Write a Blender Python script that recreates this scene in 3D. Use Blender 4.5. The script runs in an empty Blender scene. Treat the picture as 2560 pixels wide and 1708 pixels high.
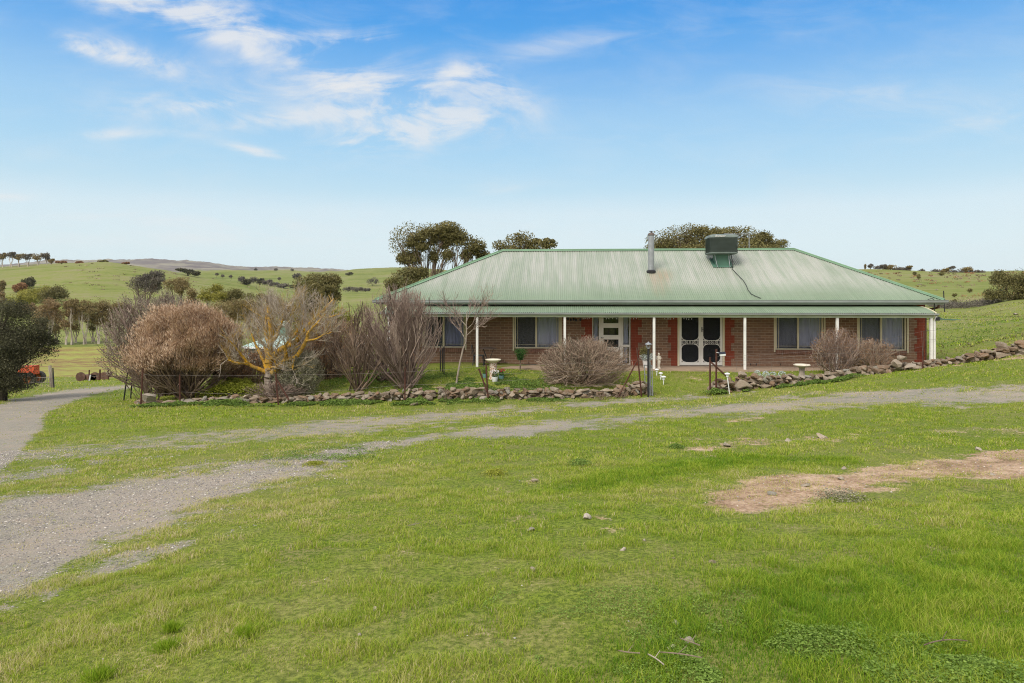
import bpy, math, random
import numpy as np
from mathutils import Vector, Matrix
rng = np.random.default_rng(7)
random.seed(7)
SC = bpy.context.scene
COL = SC.collection
F, CX, HY, EYE = 1707.0, 1280.0, 740.0, 2.73     # lens and horizon of the photograph, in its pixels
R = math.radians

def at(px, py, D):
    "a point D metres ahead of the camera seen at pixel (px, py) of the photograph"
    return np.array(((px-CX)/F*D, D, EYE-(py-HY)/F*D))

# ------------------------------------------------------------------ noise
def _h(ix, iy, s):
    n = (ix.astype(np.int64)*374761393 + iy.astype(np.int64)*668265263 + s*1442695041) & 0xffffffff
    n = ((n ^ (n >> 13))*1274126177) & 0xffffffff
    return ((n ^ (n >> 16)) & 0xffffff)/float(0xffffff)
def vnoise(x, y, s=0):
    x = np.asarray(x, float); y = np.asarray(y, float)
    ix = np.floor(x); iy = np.floor(y); fx = x-ix; fy = y-iy
    fx = fx*fx*(3-2*fx); fy = fy*fy*(3-2*fy)
    a = _h(ix, iy, s); b = _h(ix+1, iy, s); c = _h(ix, iy+1, s); d = _h(ix+1, iy+1, s)
    return (a*(1-fx)+b*fx)*(1-fy)+(c*(1-fx)+d*fx)*fy
def fbm(x, y, o=4, s=0):
    t = 0; a = .5
    for i in range(o):
        t = t + a*vnoise(x*2**i+17.3*i, y*2**i-9.1*i, s+i); a *= .5
    return t/(1-.5**o)
def sstep(a, b, x):
    t = np.clip((x-a)/(b-a), 0, 1); return t*t*(3-2*t)

# ------------------------------------------------------------------ meshes
def mkmesh(name, V, faces, mats=(), attrs=None, midx=None, smooth=False):
    V = np.asarray(V, np.float32).reshape(-1, 3)
    if not isinstance(faces, (list, tuple)): faces = [faces]
    faces = [np.asarray(f, np.int32) for f in faces if len(f)]
    me = bpy.data.meshes.new(name)
    me.vertices.add(len(V)); me.vertices.foreach_set('co', V.ravel())
    idx = np.concatenate([f.ravel() for f in faces]); n = sum(len(f) for f in faces)
    tot = np.concatenate([np.full(len(f), f.shape[1], np.int32) for f in faces])
    st = np.zeros(n, np.int32); st[1:] = np.cumsum(tot)[:-1]
    me.loops.add(len(idx)); me.loops.foreach_set('vertex_index', idx)
    me.polygons.add(n); me.polygons.foreach_set('loop_start', st)
    if midx is not None: me.polygons.foreach_set('material_index', np.asarray(midx, np.int32))
    me.polygons.foreach_set('use_smooth', np.full(n, smooth, bool))
    for m in mats: me.materials.append(m)
    if attrs:
        for k, v in attrs.items():
            a = me.attributes.new(k, 'FLOAT', 'POINT'); a.data.foreach_set('value', np.asarray(v, np.float32))
    me.update(calc_edges=True)
    return me
def link(o, parent=None, **props):
    COL.objects.link(o)
    if parent is not None: o.parent = parent
    for k, v in props.items():
        if v: o[k] = v
    return o
def obj(name, me, parent=None, **p):
    return link(bpy.data.objects.new(name, me), parent, **p)
def thing(name, label, category, loc=(0, 0, 0), rz=0, group=None, parent=None):
    o = bpy.data.objects.new(name, None); o.location = loc; o.rotation_euler = (0, 0, rz); o.empty_display_size = .2
    return link(o, parent, label=label, category=category, group=group)

class MB:
    "collects shapes into one mesh"
    def __init__(s): s.v = []; s.f3 = []; s.f4 = []; s.n = 0; s.ng = []
    def add(s, V, F):
        V = np.asarray(V, float); k = s.n; s.v.append(V); s.n += len(V)
        for f in F:
            f = [i+k for i in f]
            (s.f4 if len(f) == 4 else s.f3 if len(f) == 3 else s.ng).append(f)
        return s
    def box(s, x0, x1, y0, y1, z0, z1, M=None):
        V = np.array([(x, y, z) for x in (x0, x1) for y in (y0, y1) for z in (z0, z1)], float)
        if M is not None: V = xf(V, M)
        return s.add(V, [(0, 1, 3, 2), (4, 6, 7, 5), (0, 4, 5, 1), (2, 3, 7, 6), (0, 2, 6, 4), (1, 5, 7, 3)])
    def cyl(s, p0, p1, r0, r1=None, n=12, caps=True):
        r1 = r0 if r1 is None else r1
        p0 = np.array(p0, float); p1 = np.array(p1, float); d = p1-p0; d /= np.linalg.norm(d)+1e-9
        a = np.array((0, 0, 1.)) if abs(d[2]) < .9 else np.array((1., 0, 0))
        u = np.cross(a, d); u /= np.linalg.norm(u); w = np.cross(d, u)
        t = np.arange(n)*2*np.pi/n; c = np.outer(np.cos(t), u)+np.outer(np.sin(t), w)
        V = np.vstack([p0+c*r0, p1+c*r1]); Fs = [(i, (i+1) % n, n+(i+1) % n, n+i) for i in range(n)]
        if caps: Fs += [tuple(range(n))[::-1], tuple(range(n, 2*n))]
        return s.add(V, Fs)
    def path(s, pts, r, n=6):
        for a, b in zip(pts[:-1], pts[1:]): s.cyl(a, b, r, r, n)
        return s
    def lathe(s, prof, c=(0, 0, 0), n=20, wav=None):
        V = []; c = np.array(c, float)
        for k, (r, z) in enumerate(prof):
            for i in range(n):
                t = i*2*math.pi/n; q = r*(1+(wav(t, k) if wav else 0))
                V.append((c[0]+q*math.cos(t), c[1]+q*math.sin(t), c[2]+z))
        Fs = []
        for k in range(len(prof)-1):
            for i in range(n):
                j = (i+1) % n; Fs.append((k*n+i, k*n+j, (k+1)*n+j, (k+1)*n+i))
        Fs += [tuple(range(n))[::-1], tuple(range((len(prof)-1)*n, len(prof)*n))]
        return s.add(V, Fs)
    def prism(s, poly, y0, y1):
        "poly in x,z extruded along y"
        n = len(poly); V = [(x, y0, z) for x, z in poly]+[(x, y1, z) for x, z in poly]
        return s.add(V, [tuple(range(n)), tuple(range(n, 2*n))[::-1]]+[(i, n+i, n+(i+1) % n, (i+1) % n) for i in range(n)])
    def build(s, name, mat, parent=None, smooth=False, bevel=0, **p):
        me = bpy.data.meshes.new(name)
        V = np.vstack(s.v); me.from_pydata(V.tolist(), [], s.f4+s.f3+s.ng)
        me.materials.append(mat)
        if smooth: me.polygons.foreach_set('use_smooth', np.ones(len(me.polygons), bool))
        import bmesh
        bm = bmesh.new(); bm.from_mesh(me); bmesh.ops.recalc_face_normals(bm, faces=bm.faces); bm.to_mesh(me); bm.free()
        me.update()
        o = obj(name, me, parent, **p)
        if bevel:
            m = o.modifiers.new('bevel', 'BEVEL'); m.width = bevel; m.segments = 2; m.limit_method = 'ANGLE'
        if smooth:
            try:
                me.set_sharp_from_angle(angle=R(40))
            except Exception: pass
        return o
def xf(V, M):
    A = np.array(M); V = np.asarray(V, float)
    return V@A[:3, :3].T+A[:3, 3]

def tubes(P0, P1, R0, R1, n=3):
    "many tapered n-sided tubes -> vertices, quads"
    P0 = np.asarray(P0, float); P1 = np.asarray(P1, float); m = len(P0)
    d = P1-P0; L = np.linalg.norm(d, axis=1, keepdims=True)+1e-9; d /= L
    a = np.where(np.abs(d[:, 2:3]) < .9, np.array([[0, 0, 1.]]), np.array([[1., 0, 0]]))
    u = np.cross(a, d); u /= np.linalg.norm(u, axis=1, keepdims=True)+1e-9; w = np.cross(d, u)
    t = np.arange(n)*2*np.pi/n
    c = u[:, None, :]*np.cos(t)[None, :, None]+w[:, None, :]*np.sin(t)[None, :, None]
    V = np.concatenate([P0[:, None, :]+c*np.asarray(R0)[:, None, None], P1[:, None, :]+c*np.asarray(R1)[:, None, None]], axis=1).reshape(-1, 3)
    b = (np.arange(m)*2*n)[:, None, None]; i = np.arange(n); j = (i+1) % n
    q = np.stack([i, j, j+n, i+n], 1)[None]
    return V, (b+q).reshape(-1, 4)

# ------------------------------------------------------------------ materials
class X:
    "tiny expression builder for shader maths"
    def __init__(s, nt, sock): s.nt = nt; s.s = sock
    def _m(s, op, *o):
        n = s.nt.nodes.new('ShaderNodeMath'); n.operation = op
        for i, v in enumerate((s,)+o):
            if isinstance(v, X): s.nt.links.new(v.s, n.inputs[i])
            else: n.inputs[i].default_value = v
        return X(s.nt, n.outputs[0])
    def __add__(s, o): return s._m('ADD', o)
    __radd__ = __add__
    def __mul__(s, o): return s._m('MULTIPLY', o)
    __rmul__ = __mul__
    def __sub__(s, o): return s._m('SUBTRACT', o)
    def __rsub__(s, o): return (s*-1)+o
    def __truediv__(s, o): return s._m('DIVIDE', o)
    def p(s, o): return s._m('POWER', o)
    def mx(s, o): return s._m('MAXIMUM', o)
    def mn(s, o): return s._m('MINIMUM', o)
    def abs(s): return s._m('ABSOLUTE')
    def exp(s): return s._m('EXPONENT')
    def sin(s): return s._m('SINE')
    def frac(s): return s._m('FRACT')
    def ss(s, a, b):
        n = s.nt.nodes.new('ShaderNodeMapRange'); n.interpolation_type = 'SMOOTHSTEP'
        s.nt.links.new(s.s, n.inputs[0]); n.inputs[1].default_value = a; n.inputs[2].default_value = b
        return X(s.nt, n.outputs[0])
class MT:
    def __init__(s, name, rough=.8, spec=.3, metal=0.):
        s.m = bpy.data.materials.new(name); s.m.use_nodes = True; s.nt = s.m.node_tree
        s.b = s.nt.nodes['Principled BSDF']
        s.b.inputs['Roughness'].default_value = rough; s.b.inputs['Specular IOR Level'].default_value = spec; s.b.inputs['Metallic'].default_value = metal
        s._o = None
    def node(s, t, **k):
        n = s.nt.nodes.new(t)
        for a, b in k.items(): setattr(n, a, b)
        return n
    def co(s, kind='Object', scale=(1, 1, 1)):
        if kind == 'World':
            g = s.node('ShaderNodeNewGeometry').outputs['Position']
        else: g = s.node('ShaderNodeTexCoord').outputs[kind]
        if scale == (1, 1, 1): return g
        m = s.node('ShaderNodeMapping'); m.inputs['Scale'].default_value = scale; s.nt.links.new(g, m.inputs[0]); return m.outputs[0]
    def noise(s, scale, detail=4, co=None, rough=.5, dist=0):
        n = s.node('ShaderNodeTexNoise'); n.inputs['Scale'].default_value = scale; n.inputs['Detail'].default_value = detail
        n.inputs['Roughness'].default_value = rough; n.inputs['Distortion'].default_value = dist
        if co is not None: s.nt.links.new(co, n.inputs['Vector'])
        return X(s.nt, n.outputs[0])
    def vor(s, scale, co=None, out='Distance', feat='F1'):
        n = s.node('ShaderNodeTexVoronoi', feature=feat); n.inputs['Scale'].default_value = scale
        if co is not None: s.nt.links.new(co, n.inputs['Vector'])
        return X(s.nt, n.outputs[out])
    def xyz(s, co):
        n = s.node('ShaderNodeSeparateXYZ'); s.nt.links.new(co, n.inputs[0]); return [X(s.nt, o) for o in n.outputs]
    def attr(s, name):
        n = s.node('ShaderNodeAttribute'); n.attribute_name = name; return X(s.nt, n.outputs['Fac'])
    def ramp(s, fac, stops, interp='LINEAR'):
        n = s.node('ShaderNodeValToRGB'); cr = n.color_ramp; cr.interpolation = interp
        while len(cr.elements) < len(stops): cr.elements.new(.5)
        for e, (p, c) in zip(cr.elements, stops): e.position = p; e.color = (*c, 1)
        s.nt.links.new(fac.s, n.inputs[0]); return X(s.nt, n.outputs[0])
    def mix(s, fac, a, b, mode='MIX'):
        n = s.node('ShaderNodeMix', data_type='RGBA', blend_type=mode)
        for i, v in ((0, fac), (6, a), (7, b)):
            if isinstance(v, X): s.nt.links.new(v.s, n.inputs[i])
            elif i == 0: n.inputs[0].default_value = v
            else: n.inputs[i].default_value = (*v, 1)
        return X(s.nt, n.outputs[2])
    def col(s, c):
        if isinstance(c, X): s.nt.links.new(c.s, s.b.inputs['Base Color'])
        else: s.b.inputs['Base Color'].default_value = (*c, 1)
        return s
    def set(s, k, x):
        if isinstance(x, X): s.nt.links.new(x.s, s.b.inputs[k])
        else: s.b.inputs[k].default_value = x
        return s
    def bump(s, h, dist=.01, strength=1.):
        n = s.node('ShaderNodeBump'); n.inputs['Distance'].default_value = dist; n.inputs['Strength'].default_value = strength
        s.nt.links.new(h.s, n.inputs['Height']); s.nt.links.new(n.outputs[0], s.b.inputs['Normal']); return s

def weathered(name, c, rough=.7, var=.25, scale=3., dirt=(.12, .1, .08), dirtamt=.25, metal=0., spec=.3, bump=.002):
    m = MT(name, rough, spec, metal); o = m.co()
    n1 = m.noise(scale, 5, o); n2 = m.noise(scale*9, 4, o, .7)
    base = m.mix(n1.ss(.3, .7), tuple(x*(1-var) for x in c), tuple(min(1, x*(1+var*.6)) for x in c))
    base = m.mix(n2.ss(.52, .75)*dirtamt, base, dirt)
    m.col(base)
    if bump: m.bump(n2, bump)
    return m.m
# ------------------------------------------------------------------ terrain height
NEAR = []
for px, py, D in [(1280, 1708, 2.85), (0, 1708, 3.1), (2560, 1708, 2.6), (1280, 1300, 5.8), (0, 1300, 6.8), (2560, 1300, 5.3),
                  (1280, 1133, 10), (0, 1100, 13.5), (640, 1100, 12.5), (1920, 1100, 10.7), (2560, 1100, 10), (1280, 1040, 16),
                  (640, 1040, 17), (0, 1030, 20), (1920, 1010, 16), (2560, 990, 15),
                  (351, 1014, 21), (697, 1010, 21), (1013, 1006, 21), (1214, 1005, 20.8), (1400, 998, 21), (1600, 990, 21), (1785, 985, 21), (2050, 957, 21.3), (2180, 936, 21.5), (2310, 918, 21.8), (2560, 885, 22),
                  (1300, 940, 23.8), (1140, 968, 22), (500, 985, 24), (310, 1003, 25), (150, 985, 30), (300, 970, 33), (0, 1008, 26), (130, 970, 38), (70, 962, 46), (250, 955, 50), (250, 948, 58), (0, 948, 58), (640, 905, 52), (900, 880, 50), (850, 930, 28),
                  (2380, 885, 28), (2450, 850, 35), (2450, 800, 50), (2560, 800, 42), (2200, 800, 50), (1700, 815, 50), (1300, 830, 52)]:
    NEAR.append(at(px, py, D))
for p in [(0, 0, 1.25), (-6, 0, 1.0), (6, 0, 1.4), (-14, 2, .6), (14, 2, 1.9), (0, -12, 1.6), (-16, -12, .9), (16, -12, 2.3), (-20, 12, -.3), (17, 12, 1.2),
          (-5, 24.8, -.06), (1, 25.2, -.03), (5, 24.9, .0), (10, 24.3, .03), (14.5, 24.1, .12), (-5, 29, -.1), (2, 30, -.1), (9, 30, -.1), (14, 29, -.08), (15, 34, -.05), (5, 36, -.1), (-4, 36, -.2), (-20, 24, -1.2), (-33, 40, -2.6), (19, 28, .7), (30, 35, 2.2)]:
    NEAR.append(np.array(p, float))
NEAR = np.array(NEAR)
def _phi(r2): return np.where(r2 > 1e-9, r2*np.log(r2+1e-12)*.5, 0.)
_n = len(NEAR); _K = _phi(((NEAR[:, None, :2]-NEAR[None, :, :2])**2).sum(-1))+np.eye(_n)*1.5
_A = np.zeros((_n+3, _n+3)); _A[:_n, :_n] = _K; _A[:_n, _n] = 1; _A[:_n, _n+1:] = NEAR[:, :2]; _A[_n, :_n] = 1; _A[_n+1:, :_n] = NEAR[:, :2].T
_W = np.linalg.solve(_A, np.concatenate([NEAR[:, 2], np.zeros(3)]))
_GX = np.linspace(-60, 60, 241); _GY = np.linspace(-16, 64, 161)
_gx, _gy = np.meshgrid(_GX, _GY); _r2 = (_gx[..., None]-NEAR[:, 0])**2+(_gy[..., None]-NEAR[:, 1])**2
_GZ = (_phi(_r2)@_W[:_n])+_W[_n]+_W[_n+1]*_gx+_W[_n+2]*_gy
_GZ = np.clip(_GZ, -5.5, 5)
def bil(G, fx, fy):
    ny, nx = G.shape; fx = np.clip(fx, 0, nx-1.001); fy = np.clip(fy, 0, ny-1.001)
    ix = fx.astype(int); iy = fy.astype(int); a = fx-ix; b = fy-iy
    return (G[iy, ix]*(1-a)+G[iy, ix+1]*a)*(1-b)+(G[iy+1, ix]*(1-a)+G[iy+1, ix+1]*a)*b
COLS = {
 -1500: [(58, 960), (135, 870), (200, 800), (300, 730), (420, 690), (520, 690), (900, 690), (2500, 690), (5000, 690)],
 0: [(58, 948), (135, 858), (200, 806), (300, 728), (420, 669), (520, 668), (700, 692), (1200, 695), (2500, 664), (5000, 670)],
 130: [(58, 948), (135, 856), (200, 806), (300, 722), (420, 661), (520, 664), (700, 692), (1200, 690), (2500, 653), (5000, 662)],
 250: [(58, 948), (135, 854), (200, 800), (300, 715), (420, 656), (500, 660), (700, 690), (1200, 690), (2500, 651), (5000, 665)],
 370: [(58, 945), (135, 852), (200, 800), (300, 722), (420, 668), (500, 674), (700, 695), (1000, 692), (1300, 690), (2500, 650), (5000, 665)],
 500: [(58, 940), (135, 850), (200, 800), (300, 735), (420, 690), (520, 700), (700, 706), (1050, 678), (1300, 685), (2500, 655), (5000, 668)],
 600: [(58, 935), (135, 850), (220, 795), (320, 740), (420, 706), (520, 712), (650, 712), (1050, 677), (1300, 685), (2500, 668), (5000, 673)],
 700: [(58, 930), (135, 850), (250, 790), (350, 742), (420, 723), (500, 726), (620, 714), (1050, 677), (1300, 684), (2500, 670), (5000, 675)],
 850: [(58, 900), (135, 835), (250, 785), (400, 731), (500, 733), (650, 716), (1050, 680), (1300, 686), (2500, 675), (5000, 680)],
 880: [(58, 890), (135, 830), (250, 782), (400, 731), (500, 733), (650, 715), (1050, 674), (1300, 684), (2500, 681), (5000, 684)],
 1000: [(58, 860), (135, 815), (250, 770), (400, 731), (500, 733), (650, 715), (1050, 671), (1300, 680), (2500, 681), (5000, 685)],
 1280: [(58, 835), (135, 790), (250, 750), (400, 725), (1050, 690), (2500, 700), (5000, 705)],
 1900: [(58, 805), (100, 765), (150, 720), (220, 690), (400, 690), (1000, 715), (5000, 725)],
 2160: [(58, 785), (75, 766), (100, 742), (150, 705), (230, 675), (320, 680), (1000, 715), (5000, 725)],
 2400: [(58, 782), (75, 764), (100, 742), (150, 706), (230, 682), (320, 685), (1000, 715), (5000, 725)],
 2560: [(50, 768), (58, 756), (66, 748), (85, 745), (120, 718), (160, 697), (230, 678), (320, 683), (1000, 715), (5000, 725)],
 4200: [(50, 768), (66, 748), (85, 742), (120, 718), (160, 697), (230, 678), (320, 683), (1000, 715), (5000, 725)]}
def pchip(x, y, xq):
    h = np.diff(x); d = np.diff(y)/h; m = np.zeros(len(x)); m[0] = d[0]; m[-1] = d[-1]
    for i in range(1, len(x)-1):
        if d[i-1]*d[i] > 0: m[i] = 2*d[i-1]*d[i]/(d[i-1]+d[i])
    i = np.clip(np.searchsorted(x, xq)-1, 0, len(h)-1); t = (xq-x[i])/h[i]
    t = np.clip(t, 0, 1)
    return (2*t**3-3*t**2+1)*y[i]+(t**3-2*t**2+t)*h[i]*m[i]+(-2*t**3+3*t**2)*y[i+1]+(t**3-t**2)*h[i]*m[i+1]
_LD = np.linspace(math.log(45), math.log(6000), 260); _ks = np.array(sorted(COLS)); _FC = []
for c in _ks:
    d = np.array(COLS[c], float); _FC.append(pchip(np.log(d[:, 0]), d[:, 1], np.clip(_LD, math.log(d[0, 0]), math.log(5000))))
_FC = np.array(_FC); _KQ = np.linspace(-1500, 4200, 571)
_FG = np.stack([pchip(_ks.astype(float), _FC[:, j], _KQ) for j in range(_FC.shape[1])], 1)
for _ in range(3):
    _FG[1:-1] = (_FG[:-2]+2*_FG[1:-1]+_FG[2:])/4
    _FG[:, 1:-1] = (_FG[:, :-2]+4*_FG[:, 1:-1]+_FG[:, 2:])/6
def terrain(X_, Y_):
    X_ = np.asarray(X_, float); Y_ = np.asarray(Y_, float)
    zn = bil(_GZ, (X_+60)/.5, (Y_+16)/.5)
    zn = zn+(fbm(X_*.5, Y_*.5, 3, 5)-.5)*.07+(fbm(X_*1.7, Y_*1.7, 3, 9)-.5)*.035
    D = np.maximum(np.maximum(Y_, np.abs(X_)/1.6), 1.)
    k = np.clip(X_/D, -1.6, 1.6)*F+CX
    y = bil(_FG.T, (k+1500)/10., (np.log(D)-_LD[0])/(_LD[1]-_LD[0]))
    zf = EYE-(y-HY)/F*D+(fbm(X_/40, Y_/40, 4, 3)-.5)*D*.007+(fbm(X_/9, Y_/9, 3, 13)-.5)*.35
    w = sstep(44, 60, D)
    z = zn*(1-w)+zf*w
    wb = sstep(-8, -40, Y_)*sstep(15, 60, np.hypot(X_, Y_))
    return z*(1-wb)+(2.0+np.hypot(X_, Y_)*.01)*wb
def gz(x, y): return float(terrain(np.array([x]), np.array([y]))[0])
def ground_at(px, D):
    x = (px-CX)/F*D; return np.array((x, D, gz(x, D)))
def hit(px, py, lo=2., hi=200.):
    "the ground point seen at a pixel"
    D = np.geomspace(lo, hi, 3000); x = (px-CX)/F*D; z = terrain(x, D); ray = EYE-(py-HY)/F*D
    i = np.argmax(ray <= z)
    return np.array((x[i], D[i], z[i]))

# ------------------------------------------------------------------ ground cover masks (plan shapes measured off the photograph)
def to_px(X_, Y_, Z_):
    Yc = np.maximum(Y_, .5); return CX+X_/Yc*F, HY-(Z_-EYE)/Yc*F
def sdist(poly, x, y, ya=2.5):
    "signed distance (positive inside) to a polygon, y stretched"
    P = np.array(poly, float); P[:, 1] *= ya; y = y*ya; d = np.full(x.shape, 1e9); ins = np.zeros(x.shape, bool)
    for a, b in zip(P, np.roll(P, -1, 0)):
        e = b-a; L = (e**2).sum()+1e-9; t = np.clip(((x-a[0])*e[0]+(y-a[1])*e[1])/L, 0, 1)
        d = np.minimum(d, np.hypot(x-a[0]-t*e[0], y-a[1]-t*e[1]))
        c = ((a[1] > y) != (b[1] > y)) & (x < (b[0]-a[0])*(y-a[1])/((b[1]-a[1]) if b[1] != a[1] else 1e-9)+a[0]); ins ^= c
    return np.where(ins, d, -d)
def pline(pts, x, y, ya=2.5):
    P = np.array(pts, float); q = P[:, 1]*ya; y = y*ya; best = np.full(x.shape, -1e9)
    for i in range(len(P)-1):
        ex = P[i+1, 0]-P[i, 0]; ey = q[i+1]-q[i]; t = np.clip(((x-P[i, 0])*ex+(y-q[i])*ey)/(ex*ex+ey*ey), 0, 1)
        best = np.maximum(best, (P[i, 2]*(1-t)+P[i+1, 2]*t)*ya-np.hypot(x-P[i, 0]-t*ex, y-q[i]-t*ey))
    return best
G_MAIN = [(-900, 1900), (-60, 1560), (0, 1540), (142, 1449), (283, 1358), (468, 1280), (654, 1231), (800, 1190), (880, 1150), (960, 1118), (1089, 1098), (1307, 1090), (1634, 1056), (2070, 1024), (2560, 1008), (3400, 990), (3400, 945), (2560, 964), (2070, 980), (1634, 1022), (1307, 1058), (1089, 1084), (937, 1112), (817, 1134), (640, 1152), (436, 1180), (218, 1205), (0, 1240), (-900, 1420)]
G_UP = [(1900, 985, 4), (1634, 1000, 8), (1362, 1020, 14), (1198, 1034, 17), (926, 1060, 22), (700, 1082, 26), (450, 1100, 26), (200, 1125, 22), (0, 1150, 20)]
G_LOW = [(150, 1180, 16), (0, 1195, 26), (-300, 1230, 30)]
G_ROAD = [(330, 967, 5), (300, 969, 7), (220, 978, 12), (130, 1000, 20), (60, 1022, 28), (0, 1060, 46), (-120, 1130, 70), (-500, 1200, 90)]
SOIL = [[(1740, 1262), (1790, 1225), (1880, 1196), (1930, 1180), (2040, 1176), (2150, 1172), (2280, 1150), (2420, 1135), (2600, 1110), (2600, 1190), (2400, 1203), (2250, 1215), (2160, 1235), (2080, 1262), (1990, 1280), (1900, 1290), (1800, 1288)],
        [(1260, 1195), (1330, 1176), (1420, 1180), (1400, 1205), (1300, 1212)], [(1700, 1128), (1800, 1108), (1960, 1096), (2140, 1088), (2140, 1098), (1960, 1110), (1800, 1124)], [(2340, 1075), (2450, 1062), (2600, 1058), (2600, 1088), (2450, 1088)], [(1820, 1045), (1930, 1036), (1930, 1046), (1830, 1056)],
        [(600, 1725), (720, 1700), (860, 1700), (900, 1740), (850, 1790), (620, 1790)], [(2260, 918), (2400, 896), (2560, 890), (2560, 897), (2400, 905), (2270, 926)], [(1290, 1300), (1290, 1300), (1291, 1301)]]
def masks(X_, Y_, Z_):
    x, y = to_px(X_, Y_, Z_)
    n = fbm(X_*1.1, Y_*1.1, 5, 21)-.5; n2 = fbm(X_*4, Y_*4, 4, 31)-.5
    j = n*55+n2*35
    vis = (Y_ > 1.2)
    wd = 1+1.6*sstep(1080, 1300, y)
    g = (.93-.15*sstep(1250, 1700, x))*sstep(-34, 46, (sdist(G_MAIN, x, y)+j*1.5*wd)/wd)
    g = np.maximum(g, .97*sstep(-14, 26, pline(G_ROAD, x, y, 2.5)+j*.35))
    g = np.maximum(g, (.80-.28*sstep(900, 500, x))*sstep(-30, 55, pline(G_UP, x, y, 3)+j*1.6-2))
    g = np.maximum(g, .6*sstep(-26, 60, pline(G_LOW, x, y, 3)+j*2))
    g = np.maximum(g, .6*sstep(-10, 40, sdist([(60, 1470), (300, 1370), (640, 1300), (640, 1330), (350, 1430), (60, 1560)], x, y)+j*2.4-12))
    g = np.maximum(g, .62*sstep(-.02, .2, n+n2*.6)*sstep(-10, 60, sdist([(0, 1120), (300, 1075), (800, 1050), (900, 1110), (560, 1140), (0, 1200)], x, y)))
    s = np.zeros_like(g)
    for iP, P in enumerate(SOIL): s = np.maximum(s, (.84 if iP in (0, 6) else .34 if iP == 3 else .58)*sstep(-26, 30, (sdist(P, x, y)+j*1.9-4)/wd*1.3))
    s = np.maximum(s, .38*sstep(-.02, .22, n*.7+n2*.8)*sstep(3., -6., X_)*sstep(9, 3.5, Y_)); s = np.maximum(s, .6*sstep(.27, .42, n+n2*.5)*sstep(1700, 900, np.abs(x-1900)+0*y)*sstep(3.5, 6, Y_)*sstep(20, 17, Y_))
    lawn = sdist([(330, 1000), (700, 985), (1620, 975), (1790, 960), (2300, 900), (2300, 920), (1640, 922), (980, 922), (900, 940)], x, y, 2)
    s = np.maximum(s, .8*sstep(.1, .3, n+n2*.6)*sstep(0, 20, lawn)*.5)
    g = np.where(vis, g, 0)*sstep(45, 40, Y_); s = np.where(vis, s, 0)*(1-g)*sstep(40, 30, Y_)
    return g, s
def plough_mask(X_, Y_, Z_):
    x, y = to_px(X_, Y_, Z_)
    return sstep(56, 60, Y_+.02*X_)*sstep(126, 122, Y_)*sstep(560, 480, x)

# ------------------------------------------------------------------ ground mesh
ang = np.concatenate([np.linspace(-180, -52, 60)[:-1], np.linspace(-52, -41, 30)[:-1], np.linspace(-41, 41, 980), np.linspace(41, 52, 30)[1:], np.linspace(52, 180, 60)[1:]])
rad = np.concatenate([[.35, .7, 1.1], np.geomspace(1.5, 60, 420), np.geomspace(60, 520, 230)[1:], np.geomspace(520, 5100, 100)[1:]])
T, Rr = np.meshgrid(np.radians(ang), rad)
GX = Rr*np.sin(T); GY = Rr*np.cos(T); GZ = terrain(GX, GY)
GG, GS = masks(GX, GY, GZ); PL = plough_mask(GX, GY, GZ)
tone = fbm(GX*.35, GY*.35, 4, 41)
nr, na = GX.shape
ii, jj = np.meshgrid(np.arange(nr-1), np.arange(na-1), indexing='ij')
Q = np.stack([ii*na+jj, ii*na+jj+1, (ii+1)*na+jj+1, (ii+1)*na+jj], -1).reshape(-1, 4)[:, ::-1]
def fm(A): return ((A[:-1, :-1]+A[1:, :-1]+A[:-1, 1:]+A[1:, 1:])/4).ravel()
fg = fm(GG); fs = fm(GS); fp = fm(PL); fR = fm(Rr); fX = fm(GX); fY = fm(GY)
kindf = np.zeros(len(Q), int)                      # 0 grass ground, 1 track, 2 bare soil, 3 ploughed field, 4 hills
kindf[fR > 127] = 4; kindf[fp > .5] = 3; kindf[fg > .5] = 1; kindf[(fs > .5) & (fg <= .5)] = 2

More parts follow.
